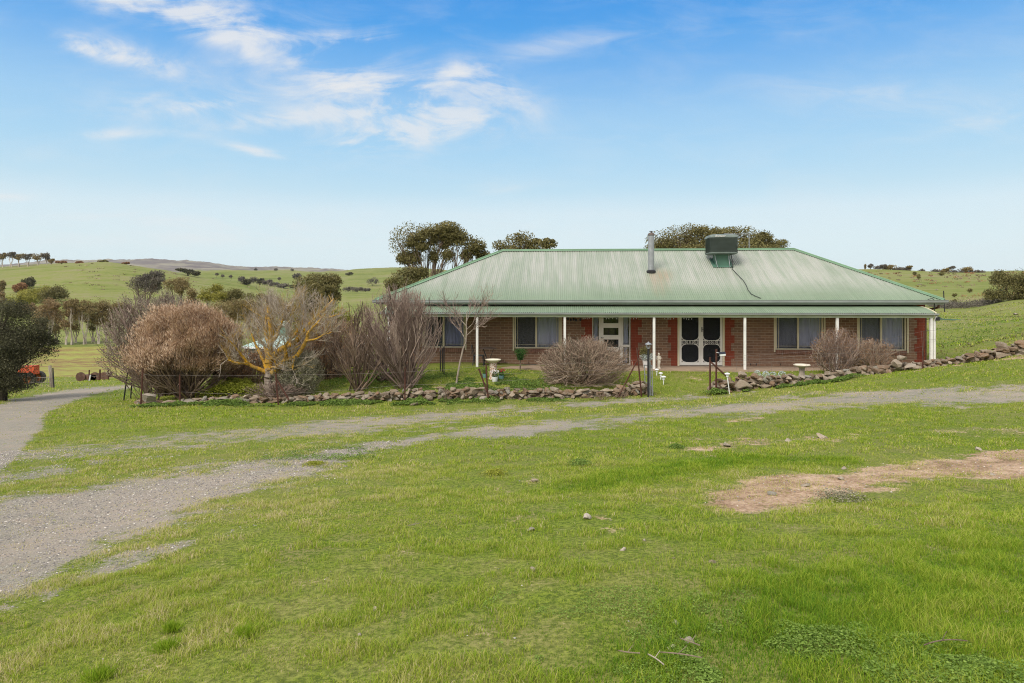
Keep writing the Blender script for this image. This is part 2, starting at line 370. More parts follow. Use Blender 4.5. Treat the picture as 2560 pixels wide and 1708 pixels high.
# ---- ground material
def ground_mat(name, near, far_, plough):
    m = MT(name, .95, .15); P = m.co('World')
    n1 = m.noise(.35, 4, P, .6); n2 = m.noise(3.2, 4, P, .65)
    c = None; n3 = None
    if near:
        n3 = m.noise(28, 3, P, .75)
        n0 = m.noise(1.1, 4, P, .7); dark = m.mix(n3.ss(.35, .65), (.07, .105, .012), (.20, .25, .032)); dark = m.mix(n0.ss(.5, .64)*n3.ss(.42, .6)*.65, dark, (.24, .18, .105))
        straw = m.mix(n3.ss(.3, .7), (.13, .135, .035), (.28, .27, .085))
        c = m.mix((n2*.6+n1*.6).ss(.5, .82), dark, straw)
    if near: c = m.mix(m.noise(.09, 4, P, .6).ss(.48, .62)*.35, c, (.13, .175, .03))
    if far_:
        h1 = m.noise(.012, 4, P, .6); h2 = m.noise(1., 5, m.co('World', (.02, .12, .3)), .65, .6); h3 = m.noise(.4, 4, P, .75); h4 = m.noise(1.6, 3, P, .7)
        past = m.ramp(h1*.4+h2*.4+h3*.3, [(.40, (.085, .11, .022)), (.47, (.135, .165, .034)), (.53, (.19, .215, .052)), (.62, (.235, .22, .10))])
        past = m.mix(h4.ss(.5, .66)*.45, past, (.11, .15, .035)); past = m.mix((m.vor(.55, P).ss(.13, .05))*h1.ss(.5, .62)*.5, past, (.4, .37, .31))
        if near: c = m.mix(m.attr('far'), c, past)
        else:
            rg = m.noise(.006, 5, m.co('World', (1, 1, 4)), .6)
            c = m.mix(m.attr('range'), past, m.mix(rg.ss(.4, .62), (.15, .13, .125), (.27, .25, .19)))
    if plough:
        pr = m.noise(.9, 5, m.co('World', (.035, 1.0, 1)), .7); pr2 = m.noise(.7, 4, P, .7)
        plc = m.ramp(pr*.6+pr2*.4, [(.42, (.17, .09, .05)), (.48, (.25, .17, .07)), (.52, (.28, .29, .07)), (.7, (.27, .32, .06))])
        c = m.mix(m.attr('plough'), c, plc)
    if near:
        g = m.attr('gravel'); s = m.attr('soil')
        gr = m.ramp(m.noise(95, 3, P, .85), [(.3, (.085, .078, .064)), (.46, (.26, .24, .198)), (.6, (.38, .35, .29)), (.75, (.66, .62, .53))])
        gr = m.mix(m.noise(24, 3, P, .8).ss(.45, .62)*.5, gr, (.16, .147, .122)); gr = m.mix(n2.ss(.46, .36)*.5, gr, (.23, .205, .18))
        gr = m.mix(n2.ss(.48, .7)*.6, gr, (.33, .26, .205)); gr = m.mix(n1.ss(.45, .62)*.5, gr, (.38, .315, .26))
        so = m.ramp(n2*.5+n3*.5, [(.40, (.22, .135, .085)), (.5, (.37, .25, .165)), (.6, (.54, .40, .28))])
        thr = n3*.5+n2*.5
        gm = (g+(thr-.5)*2.6).ss(.25, .75); sm = (s+(thr-.5)*2.6).ss(.25, .75)
        c = m.mix(sm, c, so); c = m.mix(gm, c, gr)
        m.bump(n3, .02, .8)
    m.col(c)
    return m.m
M_NEAR = ground_mat('grassy_soil_and_gravel', True, False, False); M_MID = ground_mat('pasture_edge', True, True, False)
M_FIELD = ground_mat('ploughed_rows', False, True, True); M_HILL = ground_mat('hill_pasture', False, True, False)
names = ['ground', 'gravel_track', 'bare_soil', 'ploughed_field', 'hills']
flatV = np.stack([GX.ravel(), GY.ravel(), GZ.ravel()], 1)
xx, yy = to_px(GX, GY, GZ)
A = dict(gravel=GG.ravel(), soil=GS.ravel(), plough=PL.ravel(), tone=tone.ravel(), far=sstep(34, 60, Rr).ravel(),
         range=(sstep(1500, 1900, Rr)).ravel())
for i, nm in enumerate(names):
    q = Q[kindf == i]
    if not len(q): continue
    used, inv = np.unique(q, return_inverse=True)
    mats = {'ground': [M_NEAR, M_MID], 'ploughed_field': [M_FIELD], 'hills': [M_HILL]}.get(nm, [M_NEAR])
    me = mkmesh(nm, flatV[used], inv.reshape(-1, 4), mats, {k: v[used] for k, v in A.items()}, (fR[kindf == i] > 33).astype(int) if nm == 'ground' else None, smooth=True)
    obj(nm, me, kind='structure')
# ------------------------------------------------------------------ world, sun, camera
SUN_EL, SUN_AZ = R(48), R(215)        # azimuth clockwise from +Y (ahead); behind and left of the camera
def world():
    w = bpy.data.worlds.new('World'); SC.world = w; w.use_nodes = True; nt = w.node_tree
    class WM(MT):
        def __init__(s): s.nt = nt
    m = WM(); bg = nt.nodes['Background']
    sky = m.node('ShaderNodeTexSky', sky_type='NISHITA'); sky.sun_disc = False; sky.sun_elevation = SUN_EL; sky.sun_rotation = SUN_AZ
    sky.air_density = 1.0; sky.dust_density = .6; sky.ozone_density = 1.5
    d = m.co('Generated'); x, y, z = m.xyz(d)
    el = z.mx(0.)
    # air colour: nishita pulled towards the photographed blue, paler towards the horizon
    grad = m.ramp(el, [(0.0, (.80, .93, .97)), (.075, (.755, .90, .95)), (.118, (.71, .87, .95)), (.15, (.56, .79, .93)), (.20, (.43, .71, .94)), (.25, (.36, .64, .93)), (.31, (.20, .49, .90)), (.36, (.085, .385, .87)), (.42, (.05, .32, .83)), (.7, (.025, .18, .6))])
    gs = m.mix(1.0, grad, (8.3, 8.3, 8.3), 'MULTIPLY')
    base = m.mix(.93, X(nt, sky.outputs[0]), gs)
    ya = y.abs().mx(.05); u = x/ya; v = z/ya           # tangent-plane coordinates of the sky
    cmb = m.node('ShaderNodeCombineXYZ'); nt.links.new(u.s, cmb.inputs[0]); nt.links.new(v.s, cmb.inputs[1])
    C = cmb.outputs[0]
    def blob(px, py, rx, ry, rot, amp):
        U = (px-CX)/F; V = (HY-py)/F; c, s_ = math.cos(R(rot)), math.sin(R(rot)); rx /= F; ry /= F
        a = ((u-U)*c+(v-V)*s_)/rx; b = ((v-V)*c-(u-U)*s_)/ry
        return ((a*a+b*b)*-1.).exp()*amp
    def mp(scale, rot):
        q = m.node('ShaderNodeMapping'); q.inputs['Rotation'].default_value = (0, 0, R(rot)); q.inputs['Scale'].default_value = scale
        q.inputs['Location'].default_value = (rot*.37+1.7, scale[1]*.21, 0); nt.links.new(C, q.inputs[0]); return q.outputs[0]
    wisp = m.noise(1., 6, mp((5, 15, 1), 12), .62, .9); wisp2 = m.noise(1., 6, mp((7, 24, 1), -14), .62, .7); puff = m.noise(1., 6, mp((9, 13, 1), 16), .55, .35)
    A_ = [(380, 15, 220, 56, -14, 1.1), (600, 70, 150, 60, -20, .75), (215, 118, 90, 26, -10, 1.0), (340, 145, 150, 34, -16, 1.1), (850, 105, 90, 34, -5, .95), (940, 110, 60, 45, 0, .6), (860, 195, 150, 55, -20, .85), (1150, 185, 120, 34, 12, .85), (628, 125, 30, 22, 0, .55)]
    B_ = [(980, 240, 300, 90, -8, .4), (1240, 215, 90, 60, -30, .45), (760, 295, 260, 22, 6, .85), (520, 262, 90, 14, 6, .8), (1080, 320, 170, 30, 10, .8), (400, 270, 200, 40, 0, .35), (900, 345, 120, 40, -10, .4), (640, 380, 90, 14, -12, .6), (280, 335, 90, 16, 0, .5), (700, 200, 420, 120, 0, .22), (1080, 260, 220, 90, -20, .25), (1000, 335, 240, 40, 6, .3), (860, 60, 300, 60, 0, .2)]
    C_ = [(2280, 250, 360, 46, -4, .55), (2450, 320, 260, 26, 6, .5), (1400, 110, 190, 36, 10, .5), (1900, 60, 400, 60, 0, .22), (10, 495, 70, 14, 0, .9), (300, 545, 600, 22, -2, .4), (500, 600, 700, 26, 0, .4), (1240, 470, 90, 20, 0, .35), (60, 390, 120, 24, 0, .3), (1300, 560, 900, 60, 0, .18)]
    sumA = None
    for b in A_: t = blob(*b); sumA = t if sumA is None else sumA+t
    sumB = None
    for b in B_: t = blob(*b); sumB = t if sumB is None else sumB+t
    sumC = None
    for b in C_: t = blob(*b); sumC = t if sumC is None else sumC+t
    ca = (sumA*((puff-.5)*3.0+(wisp-.5)*3.4+.68)).ss(.02, 1.15)*.85
    cb = (sumB*((wisp-.5)*5.5+(puff-.5)*2.2+.72)).ss(.0, 1.0)*.75
    cc = (sumC*((wisp2-.5)*3.2+.85)).ss(.0, 1.1)*.6
    veil = (wisp2*.5+wisp*.5).ss(.42, .7)*.12
    side = (x.abs()-.62).ss(0, .3)+(y*-1.).ss(0., .3)+(z-.45).ss(0, .2)       # general cloud outside the view, so the ground is lit as under broken cloud
    gen = m.noise(2.2, 3, C, .6, .4).ss(.30, .50)*side.mn(1.)*.9
    cl = ((1.-ca)*(1.-cb)*(1.-cc)*(1.-veil)*-1.)+1.
    fade = (z+.02).ss(-.02, .03)
    ccol = m.mix(el.ss(0, .3), (7.2, 7.3, 7.35), (6.9, 7.0, 7.15))
    out = m.mix(cl*fade, base, ccol)
    out = m.mix(gen, out, (10.0, 9.5, 8.8))
    nt.links.new(out.s, bg.inputs[0]); bg.inputs[1].default_value = .1
world()
sl = bpy.data.lights.new('sun', 'SUN'); sl.energy = 2.6; sl.angle = R(26); sl.color = (1, .94, .84)
so = link(bpy.data.objects.new('sun', sl)); sdir = Vector((math.sin(SUN_AZ)*math.cos(SUN_EL), math.cos(SUN_AZ)*math.cos(SUN_EL), math.sin(SUN_EL)))
so.rotation_euler = sdir.to_track_quat('Z', 'Y').to_euler(); so.location = (0, -5, 30)
cd = bpy.data.cameras.new('camera'); cd.sensor_width = 36; cd.lens = 24.0; cd.shift_y = -(854-HY)/2560; cd.clip_end = 20000; cd.clip_start = .1
cam = link(bpy.data.objects.new('camera', cd)); cam.location = (0, 0, EYE); cam.rotation_euler = (R(90), 0, 0); SC.camera = cam
SC.view_settings.view_transform = 'Standard'; SC.view_settings.look = 'None'; SC.view_settings.exposure = .25; SC.view_settings.gamma = 1
SC.world.cycles.sampling_method = 'MANUAL'; SC.world.cycles.sample_map_resolution = 256
SC.cycles.filter_width = 1.1; SC.cycles.use_denoising = True; SC.cycles.denoising_prefilter = 'NONE'; SC.cycles.denoising_input_passes = 'RGB_ALBEDO_NORMAL'
SC.cycles.max_bounces = 6; SC.cycles.diffuse_bounces = 3; SC.cycles.transparent_max_bounces = 12
# ------------------------------------------------------------------ plain materials
M_CREAM = weathered('cream_paint', (.72, .655, .48), .55, .08, 2, (.3, .25, .18), .2)
M_WHITE = weathered('white_paint_worn', (.74, .73, .70), .6, .1, 3, (.25, .2, .15), .35)
M_DOORW = weathered('white_door_paint', (.78, .75, .71), .45, .06, 2, (.4, .35, .3), .12)
M_BEAM = weathered('pale_green_beam_paint', (.50, .56, .41), .6, .12, 2, (.25, .25, .18), .25)
M_GUT = weathered('weathered_gutter_steel', (.30, .325, .315), .45, .14, 1.5, (.18, .19, .18), .3, .2)
M_FASC = weathered('grey_green_fascia', (.37, .42, .37), .55, .1, 2, (.2, .22, .2), .25)
M_RUSTP = weathered('rusty_brown_steel', (.085, .035, .025), .85, .35, 9, (.16, .07, .04), .5)
M_BLACK = weathered('dark_metal', (.025, .025, .028), .5, .2, 8, (.06, .05, .05), .2)
M_GALV = weathered('galvanised_steel', (.36, .38, .40), .42, .15, 7, (.2, .2, .2), .3, .5)
M_PVC = weathered('white_plastic', (.75, .76, .76), .4, .05, 5, (.5, .48, .45), .15)
M_CABLE = weathered('black_cable', (.02, .03, .025), .5, .1, 5, bump=0)
M_WIRE = weathered('fence_wire', (.24, .21, .19), .5, .2, 3, metal=.4, bump=0)
M_CONC = weathered('pale_cast_stone', (.62, .56, .47), .9, .18, 9, (.3, .26, .2), .4, bump=.004)
M_TERRA = weathered('terracotta_glaze', (.45, .2, .13), .6, .1, 5)
M_TEAL = weathered('teal_glaze_pot', (.16, .30, .30), .35, .1, 5, (.1, .12, .1), .2)
M_COOL = weathered('dark_green_cooler_plastic', (.17, .205, .19), .5, .12, 3, (.18, .2, .19), .2, spec=.15)
M_DUCT = weathered('green_duct_steel', (.08, .17, .125), .45, .1, 3, (.05, .1, .08), .2)

def brick_mat(name, c1, c2, mort, red=False):
    m = MT(name, .92, .2); P = m.co(); x, y, z = m.xyz(P)
    cb = m.node('ShaderNodeCombineXYZ'); m.nt.links.new((x+y).s, cb.inputs[0]); m.nt.links.new(z.s, cb.inputs[1])
    b = m.node('ShaderNodeTexBrick'); m.nt.links.new(cb.outputs[0], b.inputs['Vector'])
    b.inputs['Scale'].default_value = 1; b.inputs['Brick Width'].default_value = .302; b.inputs['Row Height'].default_value = .1005
    b.inputs['Mortar Size'].default_value = .0075 if not red else .005; b.inputs['Mortar Smooth'].default_value = .2; b.inputs['Bias'].default_value = 0
    b.inputs['Color1'].default_value = (*c1, 1); b.inputs['Color2'].default_value = (*c2, 1); b.inputs['Mortar'].default_value = (*mort, 1)
    n = m.noise(1.3, 5, P); n2 = m.noise(22, 4, P, .7)
    c = m.mix(n.ss(.35, .7)*.35, X(m.nt, b.outputs[0]), (.19, .125, .095) if not red else (.26, .06, .035), 'MIX')
    c = m.mix(n2.ss(.5, .8)*.3, c, tuple(v*.55 for v in c1))
    m.col(c); m.bump((X(m.nt, b.outputs['Fac'])*-1)+n2*.3, .006, .9)
    return m.m
M_BRICK = brick_mat('brown_block_brick', (.29, .168, .108), (.20, .12, .083), (.47, .37, .28))
M_REDB = brick_mat('red_painted_quoin_brick', (.27, .065, .038), (.21, .052, .032), (.34, .14, .095), True)
def sill_mat():
    m = MT('sill_brick', .9, .2); P = m.co(); x, y, z = m.xyz(P)
    f = (x/.0805).frac(); n = m.noise(9, 3, P)
    m.col(m.mix(f.ss(.90, .97), m.mix(n.ss(.4, .6), (.23, .12, .085), (.16, .085, .065)), (.36, .26, .2))); return m.m
M_SILL = sill_mat()
def roof_mat(name, fade):
    m = MT(name, .42, .35); P = m.co(); x, y, z = m.xyz(P)
    st = m.noise(1., 5, m.co('Object', (4.5, .3, .3)), .65); fine = m.noise(1., 3, m.co('Object', (14, .5, .5)), .6); big = m.noise(.45, 4, P); sp = m.noise(40, 3, P, .7)
    gv = m.noise(1., 2, m.co('Object', (26, .3, .3)), .5)
    c = m.mix((sp*.3+big*.3+gv*.4).ss(.38, .62), (.16, .222, .145), (.21, .278, .19))
    if fade:
        lap = (x/.762).frac(); w = (z.ss(2.6, 3.5)*.85+.06)*((st*.7+big*.3).ss(.36, .66)*.7+.42)
        w = (w+(fine-.5)*.6*z.ss(2.7, 3.4)).mn(1.).mx(0.)
        c = m.mix(w*.85, c, (.40, .40, .37))
        # screw lines
        rw = ((y+.35)/.86).frac(); col_ = (x/.228).frac()
        scr = rw.ss(.035, .0)*col_.ss(.35, .15)*.45
        c = m.mix(scr, c, (.22, .33, .22))
        # rust staining below and right of the flue
        dx = x-5.78; dy = y-1.55
        rust = (((dx-.35)*(dx-.35)/.45+(dy+.0)*(dy+.0)/.5)*-1.).exp()*.42+((dx*dx/.5+(dy+1.1)*(dy+1.1)/1.6)*-1.).exp()*.45
        c = m.mix((rust*(fine*.8+st*.5)).ss(.12, .65)*.85, c, (.30, .19, .09))
    m.col(c); return m.m
M_ROOF = roof_mat('pale_green_corrugated_iron', True); M_VROOF = roof_mat('green_verandah_iron', False)
M_CAP = weathered('green_ridge_cap', (.16, .275, .17), .45, .12, 1.5, (.12, .2, .13), .3)

def glass_mat():
    m = MT('window_glass', .05); nt = m.nt; out = nt.nodes['Material Output']
    tr = nt.nodes.new('ShaderNodeBsdfTransparent'); tr.inputs[0].default_value = (.95, .96, .97, 1)
    gl = nt.nodes.new('ShaderNodeBsdfGlossy'); gl.inputs['Roughness'].default_value = .03
    fr = nt.nodes.new('ShaderNodeFresnel'); fr.inputs[0].default_value = 1.45
    mx = nt.nodes.new('ShaderNodeMixShader'); nt.links.new(fr.outputs[0], mx.inputs[0]); nt.links.new(tr.outputs[0], mx.inputs[1]); nt.links.new(gl.outputs[0], mx.inputs[2])
    nt.links.new(mx.outputs[0], out.inputs[0]); return m.m
M_GLASS = glass_mat()
def screen_mat(name, a, c):
    m = MT(name, .8); nt = m.nt; out = nt.nodes['Material Output']
    tr = nt.nodes.new('ShaderNodeBsdfTransparent'); mx = nt.nodes.new('ShaderNodeMixShader'); mx.inputs[0].default_value = a
    m.col(c); nt.links.new(tr.outputs[0], mx.inputs[1]); nt.links.new(m.b.outputs[0], mx.inputs[2]); nt.links.new(mx.outputs[0], out.inputs[0]); return m.m
M_SCREEN = screen_mat('insect_screen', .55, (.10, .105, .115)); M_SCREEN2 = screen_mat('light_insect_screen', .22, (.07, .075, .085)); M_DSCREEN = screen_mat('security_mesh', .8, (.018, .02, .024))
def cloth(name, c):
    m = MT(name, .9, .1); n = m.noise(1., 4, m.co('Object', (30, 30, 1.5)), .6); m.col(m.mix(n, tuple(v*.85 for v in c), c)); return m.m
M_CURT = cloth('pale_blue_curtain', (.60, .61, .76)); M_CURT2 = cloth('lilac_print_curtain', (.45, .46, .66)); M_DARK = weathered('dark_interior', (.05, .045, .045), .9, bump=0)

# ------------------------------------------------------------------ the house
AH = R(4.0); cA, sA = math.cos(AH), math.sin(AH); D0 = 27.1
def HU(px, v):
    k = (px-CX)/F; return (k*(D0+v*cA)-v*sA)/(cA+k*sA)
def HZ(px, py, v):
    u = HU(px, v); return EYE-(py-HY)/F*(D0-u*sA+v*cA)
def HW(u, v, z): return np.array((u*cA+v*sA, D0-u*sA+v*cA, z))
H = thing('farmhouse', 'long single-storey brown brick farmhouse with pale green corrugated hip roof and verandah', 'house', (0, D0, 0), -AH)
EV, EZ, RV = -.6, 2.585, 3.75
ZR = 4.785; UL, UR = -5.36, 16.16; RL, RRt = -.715, 12.155; BV = 2*RV-EV
SLOPE = (ZR-EZ)/(RV-EV)
def roofz(v): return EZ+(v-EV)*SLOPE
WL, WR = -4.92, 15.76; WT = 2.44
# openings (u0, u1, z0, z1)
def win_rect(p0, p1, yb): return (HU(p0, 0), HU(p1, 0), HZ((p0+p1)/2, yb, 0), 2.16)
WINS = [win_rect(1059, 1163, 869.5), win_rect(1285, 1401, 871.5), win_rect(1938, 2060, 875), win_rect(2146, 2268, 877)]
DOORG = (HU(1481, 0), HU(1576, 0), .02, 2.16); DOORS = (HU(1697, 0), HU(1808, 0), .02, 2.16)
ops = sorted(WINS+[DOORG, DOORS])
w = MB(); x = WL
for (a, b, z0, z1) in ops:
    w.box(x, a, 0, .24, -.3, WT); w.box(a, b, 0, .24, z1, WT); w.box(a, b, 0, .24, -.3, z0); x = b
w.box(x, WR, 0, .24, -.3, WT)
w.box(WL, WL+.24, .24, 7.5, -.3, WT); w.box(WR-.24, WR, .24, 7.5, -.3, WT); w.box(WL, WR, 7.5, 7.74, -.3, WT)
w.build('brick_wall', M_BRICK, H)
# painted quoins
def quoin(u, side, wide=.42, narrow=.27, z1=2.2, dx=0):
    q = MB(); k = 0; z = -.005
    while z < z1:
        W_ = wide if k % 2 else narrow; zz = min(z+.3015, z1)
        a, b = (u, u+W_) if side > 0 else (u-W_, u)
        q.box(a, b, -.006, .01, z, zz); z = zz; k += 1
    q.build('painted_quoin', M_REDB, H, label='red painted brick quoin')
quoin(DOORG[0]-.02, -1); quoin(DOORG[1]+.02, 1); quoin(DOORS[0]-.03, -1, .38, .27); quoin(DOORS[1]+.03, 1, .40, .27)
q = MB(); k = 0; z = -.3
while z < WT:
    q.box(WR-(.38 if k % 2 else .28), WR+.006, -.006, .3 if k % 2 else .42, z, min(z+.3015, WT)); z += .3015; k += 1
q.build('painted_quoin', M_REDB, H, label='red painted corner quoin')

def curtain(u0, u1, z0, z1, v, mat, par, folds=9, amp=.035, name='curtain', gather=0.):
    n = folds*10; V = []; t = np.linspace(0, 1, n); zz = np.linspace(z0, z1, 7)
    um = (u0+u1)/2
    for z in zz:
        g = 1-gather*math.sin(math.pi*min(1, (z1-z)/(z1-z0)*1.0))
        ph = t*folds*2*np.pi
        V.append(np.stack([um+(u0+t*(u1-u0)-um)*g, v+amp*np.sin(ph+.6*np.sin(ph*.37))*(.6+.4*np.sin(t*17)), np.full(n, z)], 1))
    V = np.concatenate(V); i, j = np.meshgrid(np.arange(6), np.arange(n-1), indexing='ij')
    q = np.stack([i*n+j, i*n+j+1, (i+1)*n+j+1, (i+1)*n+j], -1).reshape(-1, 4)
    o = obj(name, mkmesh(name, V, q, [mat], smooth=True), par); m = o.modifiers.new('thickness', 'SOLIDIFY'); m.thickness = .004; return o

def frame(mb, u0, u1, z0, z1, v0, v1, t):
    mb.box(u0, u0+t, v0, v1, z0, z1); mb.box(u1-t, u1, v0, v1, z0, z1); mb.box(u0+t, u1-t, v0, v1, z0, z0+t); mb.box(u0+t, u1-t, v0, v1, z1-t, z1)
for i, (u0, u1, z0, z1) in enumerate(WINS):
    f = MB(); frame(f, u0+.02, u1-.02, z0, z1, .03, .11, .05); um = (u0+u1)/2-.04
    f.box(um-.035, um+.035, .025, .10, z0+.05, z1-.05)
    # sliding sash border bars
    f.box(u0+.135, u0+.148, .05, .065, z0+.05, z1-.05); f.box(u1-.148, u1-.135, .05, .065, z0+.05, z1-.05)
    f.box(u0+.07, um-.035, .05, .065, z0+.135, z0+.148); f.box(um+.035, u1-.07, .05, .065, z0+.135, z0+.148)
    W = f.build('window', M_CREAM, H, bevel=.004)
    for ta, tb in ((u0+.07, um-.035), (um+.035, u1-.07)): g = MB(); g.box(ta, tb, .075, .079, z0+.05, z1-.05); g.build('window_pane', M_GLASS, W)
    s = MB(); s.box(u0+.07, um-.035, .056, .058, z0+.05, z1-.05); s.build('insect_screen', M_SCREEN if i < 2 else M_SCREEN2, W)
    for ta, tb in ((u0-.05, u0+.005), (u1-.005, u1+.05)): t = MB(); t.box(ta, tb, -.025, .03, z0-.09, z1+.06); t.build('window_trim', M_CREAM, W, bevel=.004)
    s = MB(); s.box(u0+.03, u1-.03, -.045, .06, z0-.165, z0-.004); s.build('window_sill', M_SILL, W, label='brick-on-edge sill')
    curtain(u0+.05, u1-.05, z0+.03, z1, .17, M_CURT2 if i == 0 else M_CURT, W, 11)
# glazed entry door with sidelights
a, b, z0, z1 = DOORG
f = MB(); d0, d1 = HU(1500, 0), HU(1555.5, 0); zt = HZ(1520, 868, 0); zq = HZ(1520, 862, 0)
frame(f, a, b, z0, z1, .02, .12, .035); f.box(d0-.045, d0, .02, .12, z0+.035, z1-.035); f.box(d1, d1+.045, .02, .12, z0+.035, z1-.035)
f.box(a+.035, d0-.045, .03, .10, zt, zq); f.box(d1+.045, b-.035, .03, .10, zt, zq)
DG = f.build('entry_door', M_DOORW, H, bevel=.004, label='white door with stacked glass panels between curtained sidelights')
l = MB(); l.box(d0+.003, d0+.14, .04, .09, z0+.04, z1-.04); l.box(d1-.14, d1-.003, .04, .09, z0+.04, z1-.04)
zp = [HZ(1520, y, 0) for y in (911, 898, 879, 868, 849, 838, 820, 808.5)]
l.box(d0+.14, d1-.14, .04, .09, z0+.04, zp[1]-.02)
for lo, hi in ((zp[2], zp[3]), (zp[4], zp[5]), (zp[6], zp[7])): l.box(d0+.14, d1-.14, .04, .09, lo, hi)
l.box(d0+.14, d1-.14, .04, .09, z1-.06, z1-.04)
DL = l.build('door_leaf', M_DOORW, DG, bevel=.003)
for ta, tb in ((d0+.14, d1-.14), (a+.035, d0-.045), (d1+.045, b-.035)): g = MB(); g.box(ta, tb, .06, .064, z0+.06, z1-.045); g.build('door_pane', M_GLASS, DG)
hd = MB(); hd.cyl((d0+.06, .04, 1.08), (d0+.06, -.02, 1.08), .02, n=8); hd.cyl((d0+.06, -.015, 1.08), (d0+.15, -.015, 1.08), .01, n=8); hd.build('door_handle', M_BLACK, DG)
curtain(a+.05, d0-.06, .75, z1, .16, M_CURT, DG, 4, .025, gather=.18); curtain(d1+.06, b-.05, .75, z1, .16, M_CURT, DG, 4, .025, gather=.18)
curtain(a+.1, d0-.11, .05, .75, .17, M_CURT, DG, 3, .02); curtain(d1+.1, b-.1, .05, .75, .17, M_CURT, DG, 3, .02)
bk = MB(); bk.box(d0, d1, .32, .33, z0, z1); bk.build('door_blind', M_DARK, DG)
# double security screen doors
a, b, z0, z1 = DOORS
f = MB(); zb = HZ(1750, 913, 0)
f.box(a-.05, a+.02, -.03, .10, .0, z1+.05); f.box(b-.02, b+.05, -.03, .10, .0, z1+.05); f.box(a+.02, b-.02, -.03, .10, z1, z1+.05)
SD = f.build('double_screen_door', M_CREAM, H, bevel=.004, label='pair of white security screen doors with scrolled panels')
s = MB(); s.box(a+.02, b-.02, -.12, .10, 0, zb-.02); s.build('door_step', weathered('grey_door_step', (.33, .31, .28), .9, .2, 6), SD)
mid = (a+b)/2
zr0 = HZ(1750, 861, 0); zr1 = HZ(1750, 851, 0); zbot = HZ(1750, 906, 0)
for (p, q_) in ((a+.025, mid-.003), (mid+.003, b-.025)):
    l = MB(); st = .085
    l.box(p, p+st, .0, .035, zb, z1); l.box(q_-st, q_, .0, .035, zb, z1); l.box(p+st, q_-st, .0, .035, zb, zbot); l.box(p+st, q_-st, .0, .035, z1-.06, z1)
    L = l.build('door_leaf', M_DOORW, SD, bevel=.003)
    o_ = MB(); i0, i1 = p+st, q_-st; t = .012
    o_.box(i0, i1, .006, .03, zr0, zr0+t*1.6); o_.box(i0, i1, .006, .03, zr1-t*1.6, zr1)
    for fr in (.06, .14, .36, .63, .85, .94): o_.box(i0+(i1-i0)*fr-.006, i0+(i1-i0)*fr+.006, .008, .028, zr0, zr1)
    for fr in (.25, .5, .75):
        cx, cz = i0+(i1-i0)*fr, (zr0+zr1)/2; rr = .032
        pts = [(cx+rr*math.cos(k*math.pi/6), .018, cz+rr*math.sin(k*math.pi/6)) for k in range(13)]
        o_.path(pts, .009, 4); o_.box(cx-.005, cx+.005, .01, .026, cz+rr, zr1); o_.box(cx-.005, cx+.005, .01, .026, zr0, cz-rr)
    def arc(cx, cz, sx, sz, rx=.16, rz=.15, o_=o_):
        pts = [(cx+sx*rx*(1-math.sin(t_)), .018, cz+sz*rz*(1-math.cos(t_))) for t_ in np.linspace(0, math.pi/2, 8)]
        o_.path(pts, .017, 5)
    for cx, sx in ((i0, 1), (i1, -1)):
        arc(cx, zr1, sx, 1); arc(cx, zr0, sx, -1)
    for cx, sx in ((i0, 1), (i1, -1)): oc_ = MB(); arc(cx, zbot, sx, 1, .15, .13, oc_); oc_.build('corner_scroll', M_DOORW, L)
    o_.build('scroll_work', M_DOORW, L)
    m_ = MB(); m_.box(i0, i1, .036, .040, zbot, z1-.06); m_.build('mesh_screen', M_DSCREEN, L)
    k_ = MB(); k_.box(i0+.05, i1-.05, .10, .12, zbot, zbot+.16); k_.build('kick_plate', weathered('brown_kick_plate', (.12, .085, .075), .6), L)
hd = MB(); hz = HZ(1750, 824, 0); hd.box(mid+.02, mid+.055, -.02, 0, hz-.1, hz+.1); hd.box(mid+.02, mid+.12, -.045, -.03, hz, hz+.02); hd.build('door_handle', M_BLACK, SD)
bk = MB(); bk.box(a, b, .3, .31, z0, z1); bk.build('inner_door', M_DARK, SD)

# roof
def corr_plane(name, P0, P1, T0, T1, mat, par, pitch=.076, amp=.009, prof=None, samp=6):
    "corrugated sheet from the eave line P0-P1 up to the line T0-T1 (point pairs share the fraction along the eave where possible)"
name_ = 'roof'
def sheet_front(v_of, z_of, u0, u1, vtop, vbot, nseg=1, samp=6, pitch=.076, amp=.012, sgn=1):
    n = int((u1-u0)/pitch*samp); us = np.linspace(u0, u1, n+1); off = amp*np.cos(us/pitch*2*np.pi)
    V = []
    for k in range(nseg+1):
        t = k/nseg; v = vbot(us)*(1-t)+vtop(us)*t; V.append(np.stack([us, v, z_of(v)+off], 1))
    V = np.concatenate(V); m = len(us); i, j = np.meshgrid(np.arange(nseg), np.arange(m-1), indexing='ij')
    return V, np.stack([i*m+j, i*m+j+1, (i+1)*m+j+1, (i+1)*m+j], -1).reshape(-1, 4)
def vt(us): return np.minimum(np.minimum(EV+(us-UL)/(RL-UL)*(RV-EV), EV+(UR-us)/(UR-RRt)*(RV-EV)), RV)
V1, Q1 = sheet_front(None, lambda v: roofz(v), UL, UR, vt, lambda u: np.full_like(u, EV-.03))
V2 = V1.copy(); V2[:, 1] = 2*RV-V2[:, 1]
def sheet_end(u_e, u_r):
    n = int((BV-EV)/.076*6); vs = np.linspace(EV, BV, n+1); off = .009*np.cos(vs/.076*2*np.pi)
    t = 1-np.abs(vs-RV)/(RV-EV); bot = np.stack([np.full_like(vs, u_e), vs, EZ+off], 1); top = np.stack([u_e+(u_r-u_e)*t, vs, EZ+(ZR-EZ)*t+off], 1)
    V = np.vstack([bot, top]); j = np.arange(n); return V, np.stack([j, j+1, n+1+j+1, n+1+j], 1)
V3, Q3 = sheet_end(UL, RL); V4, Q4 = sheet_end(UR, RRt)
